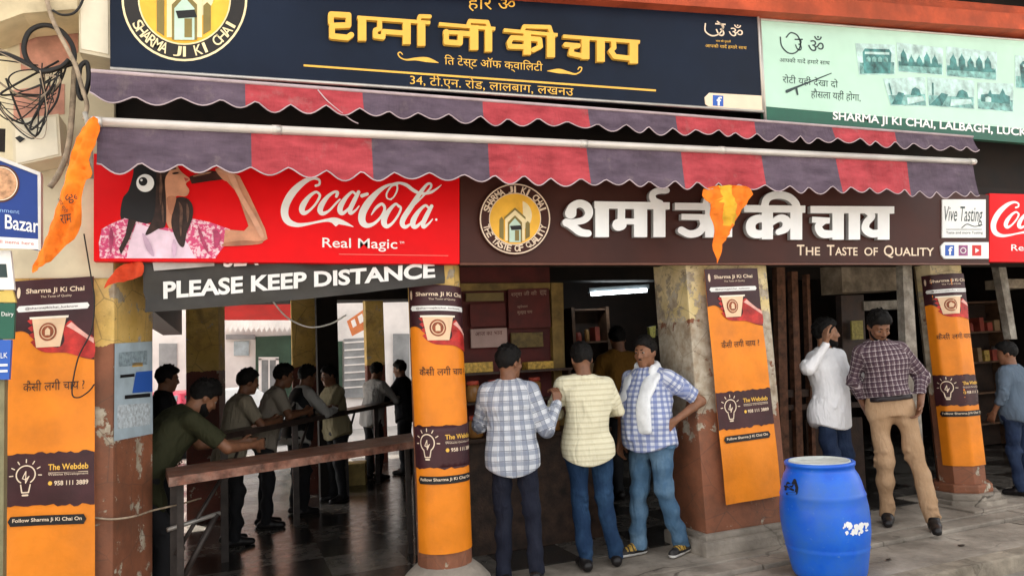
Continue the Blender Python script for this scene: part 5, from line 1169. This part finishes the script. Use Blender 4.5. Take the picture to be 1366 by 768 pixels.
HH = [-.14, -.06, .02, .12, .22, .34, .43, .485, .53]
def person(label, pos, H, heading, shirt=None, trousers=None, shoe=None, sole=None, tongue=None, skin=0, res=.008, pose=None, belly=0, sleeve='long', hem=-.16, tuck=False, collar=True, moustache=False, beard=False, group=None, fat=1.0, scarf=None, seed=0, belt=None, vest=None, faced=True, hairlong=1.0, trouser_loose=0.):
    ps = dict(lean=0, side=0, twist=0, head=(0, 0, 0), eR=(.25, -.03, 1.13), wR=(.24, .06, .88), eL=(-.25, -.03, 1.13), wL=(-.24, .06, .88), hdR=None, hdL=None, pnR=(-1, 0, 0), pnL=(1, 0, 0), curlR=.45, curlL=.45,
              kR=(.10, .03, .49), aR=(.105, 0, .085), kL=(-.10, .03, .49), aL=(-.105, 0, .085), hip=(0, 0, .92), tR=-8, tL=8)
    ps.update(pose or {}); g = lambda k: np.array(ps[k], float)
    root = empty('person', tuple(pos), label, 'person', group, rz=R(heading)); sc = H/1.70
    hip = g('hip'); T = rotm('z', ps['twist'])@rotm('y', ps['side'])@rotm('x', -ps['lean'])
    tor = lambda p: hip+T@np.array(p, float)
    HA = np.array([.172, .172, .166, .152, .160, .172, .168, .120, .060])*fat; HB = np.array([.118, .124, .118, .110, .116, .120, .104, .075, .052])*fat; HB = HB+belly*np.array([0, .2, .8, 1, .8, .3, 0, 0, 0]); CY = belly*np.array([0, .1, .5, .8, .6, .2, 0, 0, 0])
    def torso(X, Y, Z, inf, flare=0., h0=-.14, h1=.53):
        P = np.stack([X-hip[0], Y-hip[1], Z-hip[2]], -1)@T; h = P[..., 2]
        a = np.interp(h, HH, HA)+inf; b = np.interp(h, HH, HB)+inf; cy = np.interp(h, HH, CY)
        if flare:
            w = np.clip((.30-h)/.20, 0, 1); a = np.maximum(a, (.176*fat+inf)*w+a*(1-w)+flare*np.clip((.1-h)/.3, 0, 1)*w); b = np.maximum(b, (.124*fat+inf+belly*.6)*w+b*(1-w)+flare*np.clip((.1-h)/.3, 0, 1)*w)
        rho = (np.abs(P[..., 0]/a)**2.5+np.abs((P[..., 1]-cy)/b)**2.5+1e-9)**(1/2.5)
        d = (rho-1)*np.minimum(a, b)*.9
        return np.maximum(d, np.maximum(h-h1, h0-h))
    shR, shL = tor((.168*fat, -.005, .435)), tor((-.168*fat, -.005, .435)); nb = tor((0, -.012, .47))
    Hm = rotm('z', ps['head'][0])@rotm('y', ps['head'][2])@rotm('x', -ps['head'][1])
    hp = T@np.array([0, .02, .135]); hc = nb+hp*np.array([1, 1, 1])+Hm@np.array([0, .012, .035]); hd = lambda p: hc+Hm@(np.array(p, float)*.95)
    hips = {'R': hip+np.array([.088, 0, -.03]), 'L': hip+np.array([-.088, 0, -.03])}
    lo = (-.75, -.75, -.02); hi = (.75, .85, 1.80)
    allp = [g(k) for k in ('eR', 'wR', 'eL', 'wL', 'kR', 'kL', 'aR', 'aL')]+[hc, hip]
    lo = np.min(allp, 0)-.26; hi = np.max(allp, 0)+.26; lo[2] = -.02
    def finish(name, fld, mat, parent, rel=1, attr=None, mats=None, mfun=None):
        V, F = fld.mesh()
        if len(F) == 0: return None
        V = relax(V, F, rel); me = bpy.data.meshes.new(name); me.from_pydata((V*sc).tolist(), [], F.tolist())
        for m in (mats or [mat]): me.materials.append(m)
        if mfun is not None: me.polygons.foreach_set('material_index', mfun(V[F].mean(1)).astype(np.int32))
        if attr is not None:
            A = me.attributes.new('cloth', 'FLOAT_VECTOR', 'POINT'); A.data.foreach_set('vector', attr(V).astype(np.float32).ravel())
        me.polygons.foreach_set('use_smooth', [True]*len(F)); me.update(); return link(name, me, parent, world=False)
    # ---- body
    f = Field(lo, hi, res); f.fn(lambda X, Y, Z: torso(X, Y, Z, -.036, 0, -.03), tor((0, 0, .2))-.5, tor((0, 0, .2))+.5, 0)
    f.cone(tor((0, -.015, .44)), hc+Hm@np.array([0, -.02, -.05]), .060, .054, .03)
    f.cone(tor((.05, -.02, .475)), shR, .045, .045, .03); f.cone(tor((-.05, -.02, .475)), shL, .045, .045, .03)
    for s, sh in (('R', shR), ('L', shL)):
        e, w = g('e'+s), g('w'+s); f.cone(sh, e, .050, .039, .02); f.cone(e, w, .040, .025, .012)
        sx = 1 if s == 'R' else -1; d = unit(ps['hd'+s]) if ps['hd'+s] is not None else unit(w-e); pn = unit(ps['pn'+s]); sd = unit(np.cross(d, pn)); pn = np.cross(sd, d); cu = ps['curl'+s]
        up = sd if sd[1] >= -.3 or True else -sd
        for i, (fl, off) in enumerate(((.88, -1.5), (1.0, -.5), (.95, .5), (.78, 1.5))):
            k0 = w+d*.088+sd*off*.0205; f.cone(w+d*.01+sd*off*.010, k0, .016, .0115, .012); q = k0; dd = d.copy(); an = cu*(.8+.12*i)
            for L, rr in ((.042, .0098), (.027, .0088), (.021, .0076)):
                ca, sa = math.cos(an), math.sin(an); dd = dd*ca+pn*sa; dd = unit(dd+sd*off*.05); q2 = q+dd*L*fl; f.cone(q, q2, rr, rr-.001, .004); q = q2
                pnn = np.cross(sd, dd); pn_ = pn; pn = pnn
            pn = np.cross(sd, d)
        th = w+d*.03-sd*.022; t2 = th+unit(d*.75-sd*.75+pn*.35)*.045; t3 = t2+unit(d*.95-sd*.25+pn*.4)*.032; f.cone(w+d*.012, th, .017, .016, .01); f.cone(th, t2, .0145, .0115, .006); f.cone(t2, t3, .0112, .009, .004)
        f.cone(hips[s], g('k'+s), .060, .042, .02); f.cone(g('k'+s), g('a'+s), .042, .030, .02); an_ = R(ps['t'+s]); f.cone(g('a'+s), g('a'+s)+np.array([-math.sin(an_)*.06, math.cos(an_)*.06, -.05]), .034, .022, .01)
    f.ell(hd((0, -.014, .030)), (.0765, .096, .092), Hm, .02); f.ell(hd((0, .020, -.036)), (.062, .074, .084), Hm, .02); f.cone(hd((-.012, .064, -.098)), hd((.012, .064, -.098)), .022, .022, .02)
    if faced:
        f.cone(hd((-.034, .076, .032)), hd((.034, .076, .032)), .014, .014, .014)
        for sx in (-1, 1):
            f.ell(hd((sx*.031, .104, .011)), (.017, .016, .011), Hm, 0, '-'); f.ell(hd((sx*.040, .070, -.022)), (.022, .020, .018), Hm, .016); f.cone(hd((sx*.019, .0905, .0185)), hd((sx*.044, .0855, .0175)), .0062, .0058, .002); f.cone(hd((sx*.020, .089, .0005)), hd((sx*.042, .0845, .001)), .0050, .0046, .002); f.ell(hd((sx*.012, .098, -.028)), (.010, .011, .009), Hm, .006)
        f.cone(hd((0, .090, .020)), hd((0, .108, -.024)), .0085, .0125, .008); f.cone(hd((-.019, .084, -.057)), hd((.019, .084, -.057)), .0085, .0085, .008); f.cone(hd((-.015, .083, -.070)), hd((.015, .083, -.070)), .009, .009, .008)
    for sx in (-1, 1): f.ell(hd((sx*.077, -.008, -.004)), (.011, .022, .032), Hm@rotm('z', sx*.35), .006)
    body = finish('body', f, skin_mat(skin), root)
    # ---- hair
    hr = min(res, .007); f = Field(hc-.17, hc+.19, hr); f.ell(hd((0, -.018, .040)), (.086, .102, .099), Hm, 0); f.ell(hd((0, .020, .085)), (.068, .075, .052*hairlong), Hm, .03); f.wrinkle(.0035, seed+5, (60, 130))
    rs = np.random.RandomState(seed+50)
    for j in range(150):
        v = unit(rs.normal(size=3)); v[2] = abs(v[2])*1.1-.25; v = unit(v); p0 = np.array([v[0]*.085, -.018+v[1]*.101, .042+v[2]*(.098+.012*hairlong)]); tg = unit(np.cross(v, (rs.uniform(-.4, .4), .2, -1)) if v[1] < 0 else np.array([rs.uniform(-.6, .6), .7, .55]))*rs.uniform(.012, .03); f.cone(hd(p0-v*.004), hd(p0+tg*.8+v*.007*hairlong), .0075, .0035, .006)
    def keep(X, Y, Z):
        P = np.stack([X-hc[0], Y-hc[1], Z-hc[2]], -1)@Hm/.95; x, y, z = P[..., 0], P[..., 1], P[..., 2]
        ln = np.interp(y+.006*np.sin(x*140)+.004*np.sin(x*310+1), [-.13, -.06, -.015, .0, .028, .034, .06, .075, .12], [-.066, -.060, -.018, .012, -.012, .045, .062, .074, .085])+.010*np.abs(x/.07)*(y > .03)*-1
        return (ln-z)*.8
    r, (X, Y, Z) = f.sl(hc-.2, hc+.2); f.D[r] = np.maximum(f.D[r], keep(X, Y, Z)); finish('hair', f, hair_m, root, 1)
    if faced:
        f = Field(hc-.15, hc+.17, .0045)
        for sx in (-1, 1): f.cone(hd((sx*.014, .0925, .030)), hd((sx*.031, .090, .0355)), .005, .0048, .003); f.cone(hd((sx*.031, .090, .0355)), hd((sx*.050, .076, .028)), .0048, .003, .003)
        if moustache: 
            for sx in (-1, 1): f.cone(hd((0, .096, -.044)), hd((sx*.030, .083, -.054)), .0075, .005, .004)
        finish('eyebrows', f, hair_m, root, 1)
        if beard:
            f = Field(hc-.17, hc+.17, .006); f.ell(hd((0, .021, -.038)), (.0655, .078, .088), Hm, 0); f.cone(hd((-.012, .066, -.100)), hd((.012, .066, -.100)), .026, .026, .02)
            def kb_(X, Y, Z):
                P = np.stack([X-hc[0], Y-hc[1], Z-hc[2]], -1)@Hm/.95; ln = np.interp(P[..., 1], [-.05, .0, .03, .075, .12], [.0, .0, -.05, -.072, -.078]); return np.maximum(P[..., 2]-ln, -.02-P[..., 1])
            r, (X, Y, Z) = f.sl(hc-.2, hc+.2); f.D[r] = np.maximum(f.D[r], kb_(X, Y, Z)); finish('beard', f, hair_m, root, 1)
        for sx in (-1, 1):
            mb = MB(); bm = bmesh.new(); bmesh.ops.create_uvsphere(bm, u_segments=14, v_segments=10, radius=.0112*sc)
            bmesh.ops.transform(bm, matrix=Matrix.Translation(hd((sx*.031, .0815, .010))*sc), verts=bm.verts); mb.bm(bm, eye_w, True)
            bm = bmesh.new(); bmesh.ops.create_uvsphere(bm, u_segments=12, v_segments=8, radius=.0068*sc)
            bmesh.ops.transform(bm, matrix=Matrix.Translation(hd((sx*.031, .0885, .009))*sc), verts=bm.verts); mb.bm(bm, eye_d, True); mb.build('eye', root, world=False)
        f = Field(hd((0, .09, -.06))-.05, hd((0, .09, -.06))+.05, .004); f.cone(hd((-.017, .0875, -.0575)), hd((.017, .0875, -.0575)), .0068, .0068, .002); f.cone(hd((-.013, .086, -.069)), hd((.013, .086, -.069)), .0075, .0075, .002); finish('lips', f, lip_m, root, 1)
    # ---- trousers
    gr = max(res, .010)
    f = Field(lo, np.array([hi[0], hi[1], hip[2]+.16]), gr); f.fn(lambda X, Y, Z: torso(X, Y, Z, .002, 0, -.085, .075), hip-.35, hip+.35, 0)
    for s in 'RL':
        k, a = g('k'+s), g('a'+s); tl_ = trouser_loose; f.cone(hips[s]+np.array([0, -.010, .02]), k, .092*fat, .066+tl_, .05); f.cone(k, a+np.array([0, -.006, -.05]), .066+tl_, .054+tl_, .02); f.ell(hips[s]+np.array([0, -.045, -.02]), (.078, .082, .10), None, .03)
        rs = np.random.RandomState(seed+(1 if s == 'R' else 2))
        for j in range(9):
            t = [.95, 1.06, .82, 1.72, 1.80, 1.88, 1.94, .25, .12][j]; c = hips[s]+(k-hips[s])*t if t <= 1 else k+(a-k)*(t-1); an = rs.uniform(0, 6.3); rr = .064 if t < 1.5 else .058
            o = np.array([math.cos(an)*rr, math.sin(an)*rr, 0]); q_ = .05 if t < 1.5 else .022; tg = np.array([-math.sin(an)*q_, math.cos(an)*q_, rs.uniform(-.03, .03)*q_/.05]); o = o*(.87 if t < 1.5 else .84); f.cone(c+o-tg, c+o+tg, .008, .008, .022)
    f.wrinkle(.0085, seed+11, (20, 44), 1.1)
    rr_, (X, Y, Z) = f.sl(hip-.3, hip+.3); f.D[rr_] -= (.0045*((np.abs(np.abs(X-hip[0])-.085) < .055) & (Z < hip[2]-.01) & (Z > hip[2]-.14+.25*np.abs(np.abs(X-hip[0])-.085)) & (Y < hip[1]))).astype(np.float32)
    f.cut(lambda X, Y, Z: (.045-Z)+0*X+0*Y)
    wz = lambda X, Y, Z: ((X-hip[0])*T[0, 2]+(Y-hip[1])*T[1, 2]+(Z-hip[2])*T[2, 2])-.07
    f.cut(wz); finish('trousers', f, trousers, root, 1)
    # ---- shirt
    f = Field(np.array([lo[0], lo[1], hip[2]-.28]), np.array([hi[0], hi[1], hc[2]-.02]), gr)
    h0 = .060 if tuck else hem
    f.fn(lambda X, Y, Z: torso(X, Y, Z, .014, 0. if tuck else .004, h0-.03, .52), tor((0, 0, .2))-.55, tor((0, 0, .2))+.55, 0)
    f.cone(tor((.05, -.02, .475)), shR, .058, .060, .03); f.cone(tor((-.05, -.02, .475)), shL, .058, .060, .03)
    segs = []
    if not tuck:
        for s in 'RL':
            f.ell(hips[s]+np.array([0, -.045, -.02]), (.090, .096, .13), None, .05); f.cone(hips[s]+np.array([0, -.012, .02]), hips[s]*.55+g('k'+s)*.45+np.array([0, -.01, 0]), .098*fat, .094*fat, .05)
    for s, sh in (('R', shR), ('L', shL)):
        e, w = g('e'+s), g('w'+s); f.cone(sh, e, .068 if sleeve != 'short' else .072, .054 if sleeve != 'short' else .062, .03)
        segs.append((sh, e, 1))
        if sleeve == 'long': f.cone(e, e+(w-e)*.97, .054, .041, .014); segs.append((e, w, 2))
        elif sleeve == 'rolled': f.cone(e, e+(w-e)*.45, .055, .052, .014); segs.append((e, w, 2))
        rs = np.random.RandomState(seed+(3 if s == 'R' else 4))
        for j in range(7):
            t = [.97, 1.08, .85, 1.2, .7, .55, 1.75][j]
            if sleeve == 'short' and t > .6 or (sleeve == 'rolled' and t > 1.3): continue
            c = sh+(e-sh)*t if t <= 1 else e+(w-e)*(t-1); dr = unit(e-sh if t <= 1 else w-e); u1 = unit(np.cross(dr, (0.3, .5, .8))); u2 = np.cross(dr, u1); an = rs.uniform(0, 6.3); o = (u1*math.cos(an)+u2*math.sin(an))*.053; tg = (-u1*math.sin(an)+u2*math.cos(an))*.035+dr*rs.uniform(-.02, .02); f.cone(c+o-tg, c+o+tg, .008, .008, .014)
    if sleeve == 'short':
        for s, sh in (('R', shR), ('L', shL)):
            e = g('e'+s); d = unit(e-sh); c = sh+(e-sh)*.80
            f.fn(lambda X, Y, Z: np.maximum(-((X-c[0])*d[0]+(Y-c[1])*d[1]+(Z-c[2])*d[2]), np.sqrt((X-e[0])**2+(Y-e[1])**2+(Z-e[2])**2)-.16), e-.2, e+.2, 0, '-')
    rs = np.random.RandomState(seed+9)
    for j in range(26):                                      # drape folds
        an = rs.uniform(0, 6.3); h = rs.uniform(-.12, .30); L = rs.uniform(.06, .14); a, b = np.interp(h, HH, HA)+.016, np.interp(h, HH, HB)+.016
        c = np.array([a*math.cos(an), b*math.sin(an)+np.interp(h, HH, CY), h]); tg = np.array([-math.sin(an)*.05*rs.uniform(-1, 1), math.cos(an)*.03*rs.uniform(-1, 1), L*.6]); f.cone(tor(c-tg), tor(c+tg), .006, .010, .022)
    f.wrinkle(.0090, seed+21, (13, 34), .8)
    rr_, (X, Y, Z) = f.sl(tor((0, 0, .2))-.45, tor((0, 0, .2))+.45); q_ = np.stack([X-hip[0], Y-hip[1], Z-hip[2]], -1)@T; f.D[rr_] -= (.0035*((np.abs(q_[..., 0]-.008) < .016) & (q_[..., 1] > .02))+.004*((np.abs(np.abs(q_[..., 2]-.335-.02*np.cos(q_[..., 0]*18)) ) < .007) & (q_[..., 1] < 0) & (np.abs(q_[..., 0]) < .15))).astype(np.float32)
    f.cut(lambda X, Y, Z: -(((X-hip[0])*T[0, 2]+(Y-hip[1])*T[1, 2]+(Z-hip[2])*T[2, 2])-h0+.012*np.sin(X*7+seed)-(.05*(np.abs(X-hip[0])/.18)**2 if not tuck else 0)))
    ndir = unit(hc-nb); f.cone(nb-ndir*.02+T@np.array([0, .012, .03]), nb+ndir*.16, .058, .068, 0, '-')
    if collar:
        c0 = tor((0, -.012, .468)); 
        def ringf(X, Y, Z):
            P = np.stack([X-c0[0], Y-c0[1], Z-c0[2]], -1)@T; hgt = P[..., 2]-.018-.010*(P[..., 1] < .02)+.5*np.clip(P[..., 1]-.03, 0, 1)*.6; r_ = np.sqrt(P[..., 0]**2+(P[..., 1]-.008)**2*.85); return np.maximum(np.abs(r_-.066+.10*np.abs(hgt)*.3)-.0075, np.abs(hgt)-.024)
        f.fn(ringf, c0-.12, c0+.12, .006)
    def attr(V):
        P = (V-hip)@T; out = np.stack([np.arctan2(P[:, 0], np.abs(P[:, 1])+.02)*.17*np.sign(P[:, 1]+1e-6), P[:, 2], 0*P[:, 0]], 1); out[:, 0] = np.arctan2(P[:, 0], np.abs(P[:, 1])+.03)*.155
        best = np.abs(np.sqrt((P[:, 0]/1.0)**2+(P[:, 1])**2))*0+.0; dt = np.maximum(np.abs(P[:, 0])-.155*fat, 0)
        for a, b, i in segs:
            u = b-a; L = u@u; t = np.clip(((V-a)@u)/L, 0, 1); d = np.linalg.norm(V-a-t[:, None]*u, axis=1); m = (d < .075) & (np.abs(P[:, 0]) > .15*fat) if i == 1 else (d < .062)
            m &= (dt > .0) | (i == 2)
            w = unit(u); u1 = unit(np.cross(w, (.2, .9, .3))); u2 = np.cross(w, u1); q = V-a; an = np.arctan2(q@u1, q@u2)
            out[m, 0] = an[m]*.05; out[m, 1] = .05+t[m]*math.sqrt(L)+i*.3
        return out
    finish('shirt', f, shirt, root, 1, attr)
    if vest:
        f = Field(np.array([lo[0], lo[1], hip[2]-.2]), np.array([hi[0], hi[1], hc[2]-.05]), gr); f.fn(lambda X, Y, Z: torso(X, Y, Z, .026, .012, -.08, .50), tor((0, 0, .2))-.5, tor((0, 0, .2))+.5, 0); f.cone(nb, nb+ndir*.16, .075, .10, 0, '-'); finish('vest', f, vest, root, 1)
    if belt:
        f = Field(hip-.3, hip+.3, gr); c = hip+T@np.array([0, 0, .02]); f.fn(lambda X, Y, Z: torso(X, Y, Z, .019, 0, .034, .074), hip-.28, hip+.28, 0); finish('belt', f, belt, root, 0)
    if scarf:
        f = Field(np.array([lo[0], lo[1], hip[2]-.05]), np.array([hi[0], hi[1], hc[2]+.0]), .010)
        pts = [tor(p) for p in ((-.10, .150+belly, .03), (-.10, .163+belly, .16), (-.10, .155+belly*.6, .30), (-.105, .110, .41), (-.10, .02, .492), (-.06, -.06, .525), (.0, -.08, .535), (.06, -.06, .525), (.095, .02, .485), (.10, .095, .41), (.10, .135, .33), (.10, .150+belly*.3, .26))]
        Q = smooth_path(pts, 4)
        for i in range(len(Q)-1):
            wd = .042 if i < 10 else (.045 if i < 15 or i > 29 else .026); u = T@np.array([1, 0, 0]) if i < 14 or i > 30 else T@np.array([.3, .3, 1])
            u = unit(u)*wd
            for j in np.linspace(-1, 1, 7): f.cone(Q[i]+u*j, Q[i+1]+u*j, .0165, .0165, .02)
        f.wrinkle(.005, seed+31, (40, 70), .25); finish('towel', f, scarf, root, 1)
    # ---- shoes
    for s in 'RL':
        a = g('a'+s); an = R(ps['t'+s]); df = np.array([math.sin(-an), math.cos(an), 0]); f = Field(a-.24+np.array([0, 0, .1]), a+.28, .007)
        z0 = a[2]-.085; b0 = np.array([a[0], a[1], z0]); f.cone(b0-df*.055+[0, 0, .040], b0+df*.05+[0, 0, .045], .040, .043, .0); f.cone(b0+df*.05+[0, 0, .040], b0+df*.155+[0, 0, .026], .042, .034, .02); f.cone(b0-df*.02+[0, 0, .05], a+[0, 0, .0], .042, .044, .02)
        f.cut(lambda X, Y, Z: (z0+.002-Z)+0*X+0*Y); f.cut(lambda X, Y, Z: (Z-z0-.105)+0*X+0*Y)
        ms = [shoe, sole or shoe, tongue or shoe]
        def mf(c, z0=z0, b0=b0, df=df):
            al = (c-b0)@df; r = (c[:, 2] < z0+.026).astype(np.int32); r[(c[:, 2] > z0+.048) & (al > .015) & (al < .11) & (np.sin(al*190) > -.6)] = 2; return r
        finish('shoe', f, shoe, root, 1, mats=ms, mfun=mf)
    return root

def px_top(x, y, Y): return float(onY(x, y, Y)[2])
navy_tr = denim_mat('navy_trousers', (.010, .012, .024), (.020, .023, .038)); khaki = denim_mat('khaki_trousers', (.40, .25, .14), (.50, .33, .20))
jean_d = denim_mat('dark_denim', (.010, .030, .075), (.030, .075, .15)); jean_l = denim_mat('faded_denim', (.065, .135, .225), (.16, .26, .36)); jean_n = denim_mat('ink_denim', (.012, .022, .055), (.03, .05, .10))
blk_tr = M('black_trousers', (.010, .010, .012), .8, var=.3, scale=10); shoe_b = M('black_leather', (.012, .010, .010), .4, var=.2, scale=20); shoe_g = M('grey_shoe', (.06, .06, .065), .6, var=.3, scale=30)
shoe_y = M('ochre_laces', (.42, .25, .04), .6, var=.5, scale=60); shoe_k = M('black_trainer', (.030, .027, .026), .6, var=.6, scale=30); sole_w = M('white_sole', (.70, .68, .64), .5, var=.1, scale=20)
pl1 = plaid_mat('grey_white_plaid', (.62, .64, .68), [(0, .070, .028, 0, (.15, .18, .26), .62), (1, .070, .028, .2, (.15, .18, .26), .62), (0, .070, .006, .65, (.05, .06, .10), .75), (1, .070, .006, .75, (.05, .06, .10), .75), (0, .035, .004, .3, (.30, .36, .45), .5)])
pl3 = plaid_mat('blue_white_check', (.64, .67, .76), [(0, .042, .020, 0, (.07, .12, .36), .62), (1, .042, .020, .2, (.07, .12, .36), .62)])
pl5 = plaid_mat('plum_plaid', (.120, .078, .088), [(0, .040, .005, 0, (.55, .47, .48), .75), (1, .040, .005, .2, (.55, .47, .48), .75), (0, .040, .012, .5, (.045, .022, .04), .6), (1, .040, .012, .6, (.045, .022, .04), .6)])
st2 = plaid_mat('cream_striped_shirt', (.74, .69, .50), [(1, .040, .010, 0, (.50, .44, .26), .55), (1, .040, .004, .5, (.85, .82, .68), .5)])
white_c = plaid_mat('white_cotton', (.90, .90, .92), []); grey_blue = plaid_mat('grey_blue_shirt', (.10, .135, .18), []); towel_m = M('white_towel', (.78, .80, .82), .9, var=.08, scale=14, bmp=.4, bscale=90)
belt_m = M('dark_belt', (.016, .010, .012), .4, var=.2)

person('man in grey and white plaid shirt and navy trousers raising one hand', (.50, .16, .0), px_top(676, 459, .16), -24, pl1, navy_tr, shoe_b, skin=1, res=.007, seed=1, fat=.93,
       pose=dict(head=(-.75, .05, 0), eR=(.26, -.02, 1.06), wR=(.345, .10, 1.235), hdR=(.02, .15, 1), pnR=(-.6, .8, 0), curlR=.7, eL=(-.24, .04, 1.12), wL=(-.16, .24, 1.08), kR=(.12, .02, .49), aR=(.13, .02, .085), kL=(-.09, .02, .49), aL=(-.10, -.02, .085)))
person('man seen from behind in cream striped shirt and dark blue jeans', (1.14, .20, .0), px_top(772, 455, .20), -18, st2, jean_d, shoe_b, skin=1, res=.007, seed=2, fat=.94, sleeve='rolled', hem=-.15,
       pose=dict(head=(.12, .22, 0), eR=(.27, .04, 1.14), wR=(.13, .27, 1.14), eL=(-.27, .04, 1.13), wL=(-.12, .27, 1.16), kR=(.12, .03, .49), aR=(.17, .03, .085), kL=(-.09, .02, .49), aL=(-.08, -.05, .085)))
person('stout man in blue and white check shirt, white towel round his neck', (1.73, .24, .0), px_top(880, 446, .24), 112, pl3, jean_l, shoe_k, sole_w, shoe_y, skin=3, res=.007, seed=3, sleeve='short', belly=.05, fat=1.08, hem=-.13, moustache=True, scarf=towel_m, trouser_loose=.006,
       pose=dict(lean=-.05, head=(.10, .08, 0), eL=(-.33, -.24, 1.16), wL=(-.23, -.02, 1.03), hdL=(.4, .6, -.5), pnL=(.6, -.3, 0), eR=(.27, -.02, 1.12), wR=(.27, .04, .87), kL=(-.11, .03, .49), aL=(-.13, -.14, .085), kR=(.10, .06, .49), aR=(.13, .10, .085), tL=4, tR=-20))
person('man in loose white shirt holding one hand to his ear, behind the blue drum', (3.86, .46, .0), px_top(1102, 424, .46), 190, white_c, jean_n, shoe_b, skin=2, res=.007, seed=4, fat=.92, hem=-.20, beard=True, moustache=True, hairlong=1.15,
       pose=dict(head=(.78, .0, .05), eR=(.33, .06, 1.27), wR=(.20, .15, 1.47), hdR=(-.10, .0, 1), pnR=(-.8, .3, 0), curlR=.35, eL=(-.27, .03, 1.12), wL=(-.25, .24, 1.25), hdL=(-.1, .4, .8), pnL=(.9, .2, 0), curlL=.7))
person('man in plum plaid shirt and khaki trousers looking down, hand in pocket', (4.05, -.04, .0), px_top(1170, 410, -.02), 152, pl5, khaki, shoe_b, skin=1, res=.007, seed=5, tuck=True, belt=belt_m, moustache=True, beard=True, hairlong=1.35, fat=.91,
       pose=dict(lean=-.03, side=.06, head=(.10, .62, 0), eL=(-.285, -.06, 1.13), wL=(-.20, .07, .93), hdL=(.35, .3, -.8), pnL=(.9, 0, .2), eR=(.235, -.09, 1.13), wR=(.17, -.10, .92), kR=(.105, .04, .49), aR=(.10, -.02, .085), kL=(-.115, .10, .50), aL=(-.13, .24, .080), tL=-18, tR=-22))
m6 = onZ(1376, 660, 0)
person('man in grey blue shirt and jeans seen from behind at the right edge', (m6[0], m6[1]+.05, .0), px_top(1342, 455, m6[1]+.05), 12, grey_blue, jean_n, shoe_b, skin=1, res=.009, seed=6, sleeve='rolled', faced=False, pose=dict(head=(.4, .1, 0), eL=(-.26, .0, 1.13), wL=(-.24, .12, .92)))
m7 = CAM+ray(826, 470)*8.2
person('man in orange yellow shirt working in the dark room behind the kiosk', (m7[0], m7[1], .0), px_top(826, 434, m7[1]), -10, plaid_mat('mustard_shirt', (.17, .08, .012), []), blk_tr, shoe_b, skin=1, res=.012, seed=7, sleeve='short', faced=False, pose=dict(head=(0, .3, 0), eL=(-.26, .05, 1.1), wL=(-.12, .26, 1.05), eR=(.26, .05, 1.1), wR=(.12, .26, 1.05)))
# the people inside the hall, most of them leaning on the long counter
lean_arms = dict(eL=(-.27, .22, 1.12), wL=(-.10, .42, 1.14), eR=(.27, .22, 1.12), wR=(.10, .42, 1.14))
G = 'customers standing inside the hall'
def hall_person(label, px, dep, top, heading, shirt, seed, lean=.22, pose=None, faced=True, **kw):
    px = px-(lean > .1)*math.sin(lean)*.6/dep*F_PX*(-1 if heading > 0 else 1); shirt = tuple(v*.62 for v in shirt)  # shirt colours scaled down, the hall's shade is put into them
    p = CAM+ray(px, 500)*dep; ps = dict(lean_arms); ps.update(lean=lean, head=(0, .15, 0)); ps.update(pose or {})
    z = px_top(px, top, p[1]); H = z/(1-.018*(lean/.22)**2-.0)
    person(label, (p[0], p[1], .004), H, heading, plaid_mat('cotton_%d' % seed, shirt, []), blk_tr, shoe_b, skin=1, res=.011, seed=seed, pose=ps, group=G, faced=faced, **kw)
p = CAM+ray(206, 600)*5.05
person('bearded man in olive green shirt bending over the near end of the long bench', (p[0], p[1], .004), 1.74, -68, plaid_mat('olive_shirt', (.032, .033, .015), []), blk_tr, shoe_b, skin=3, res=.008, seed=20, sleeve='short', beard=True, moustache=True, group=G, hairlong=1.5, fat=1.05,
       pose=dict(lean=.72, head=(0, .58, 0), hip=(0, -.10, .92), eR=(.27, .40, 1.04), wR=(.16, .64, 1.03), eL=(-.27, .40, 1.04), wL=(-.12, .64, 1.03)))
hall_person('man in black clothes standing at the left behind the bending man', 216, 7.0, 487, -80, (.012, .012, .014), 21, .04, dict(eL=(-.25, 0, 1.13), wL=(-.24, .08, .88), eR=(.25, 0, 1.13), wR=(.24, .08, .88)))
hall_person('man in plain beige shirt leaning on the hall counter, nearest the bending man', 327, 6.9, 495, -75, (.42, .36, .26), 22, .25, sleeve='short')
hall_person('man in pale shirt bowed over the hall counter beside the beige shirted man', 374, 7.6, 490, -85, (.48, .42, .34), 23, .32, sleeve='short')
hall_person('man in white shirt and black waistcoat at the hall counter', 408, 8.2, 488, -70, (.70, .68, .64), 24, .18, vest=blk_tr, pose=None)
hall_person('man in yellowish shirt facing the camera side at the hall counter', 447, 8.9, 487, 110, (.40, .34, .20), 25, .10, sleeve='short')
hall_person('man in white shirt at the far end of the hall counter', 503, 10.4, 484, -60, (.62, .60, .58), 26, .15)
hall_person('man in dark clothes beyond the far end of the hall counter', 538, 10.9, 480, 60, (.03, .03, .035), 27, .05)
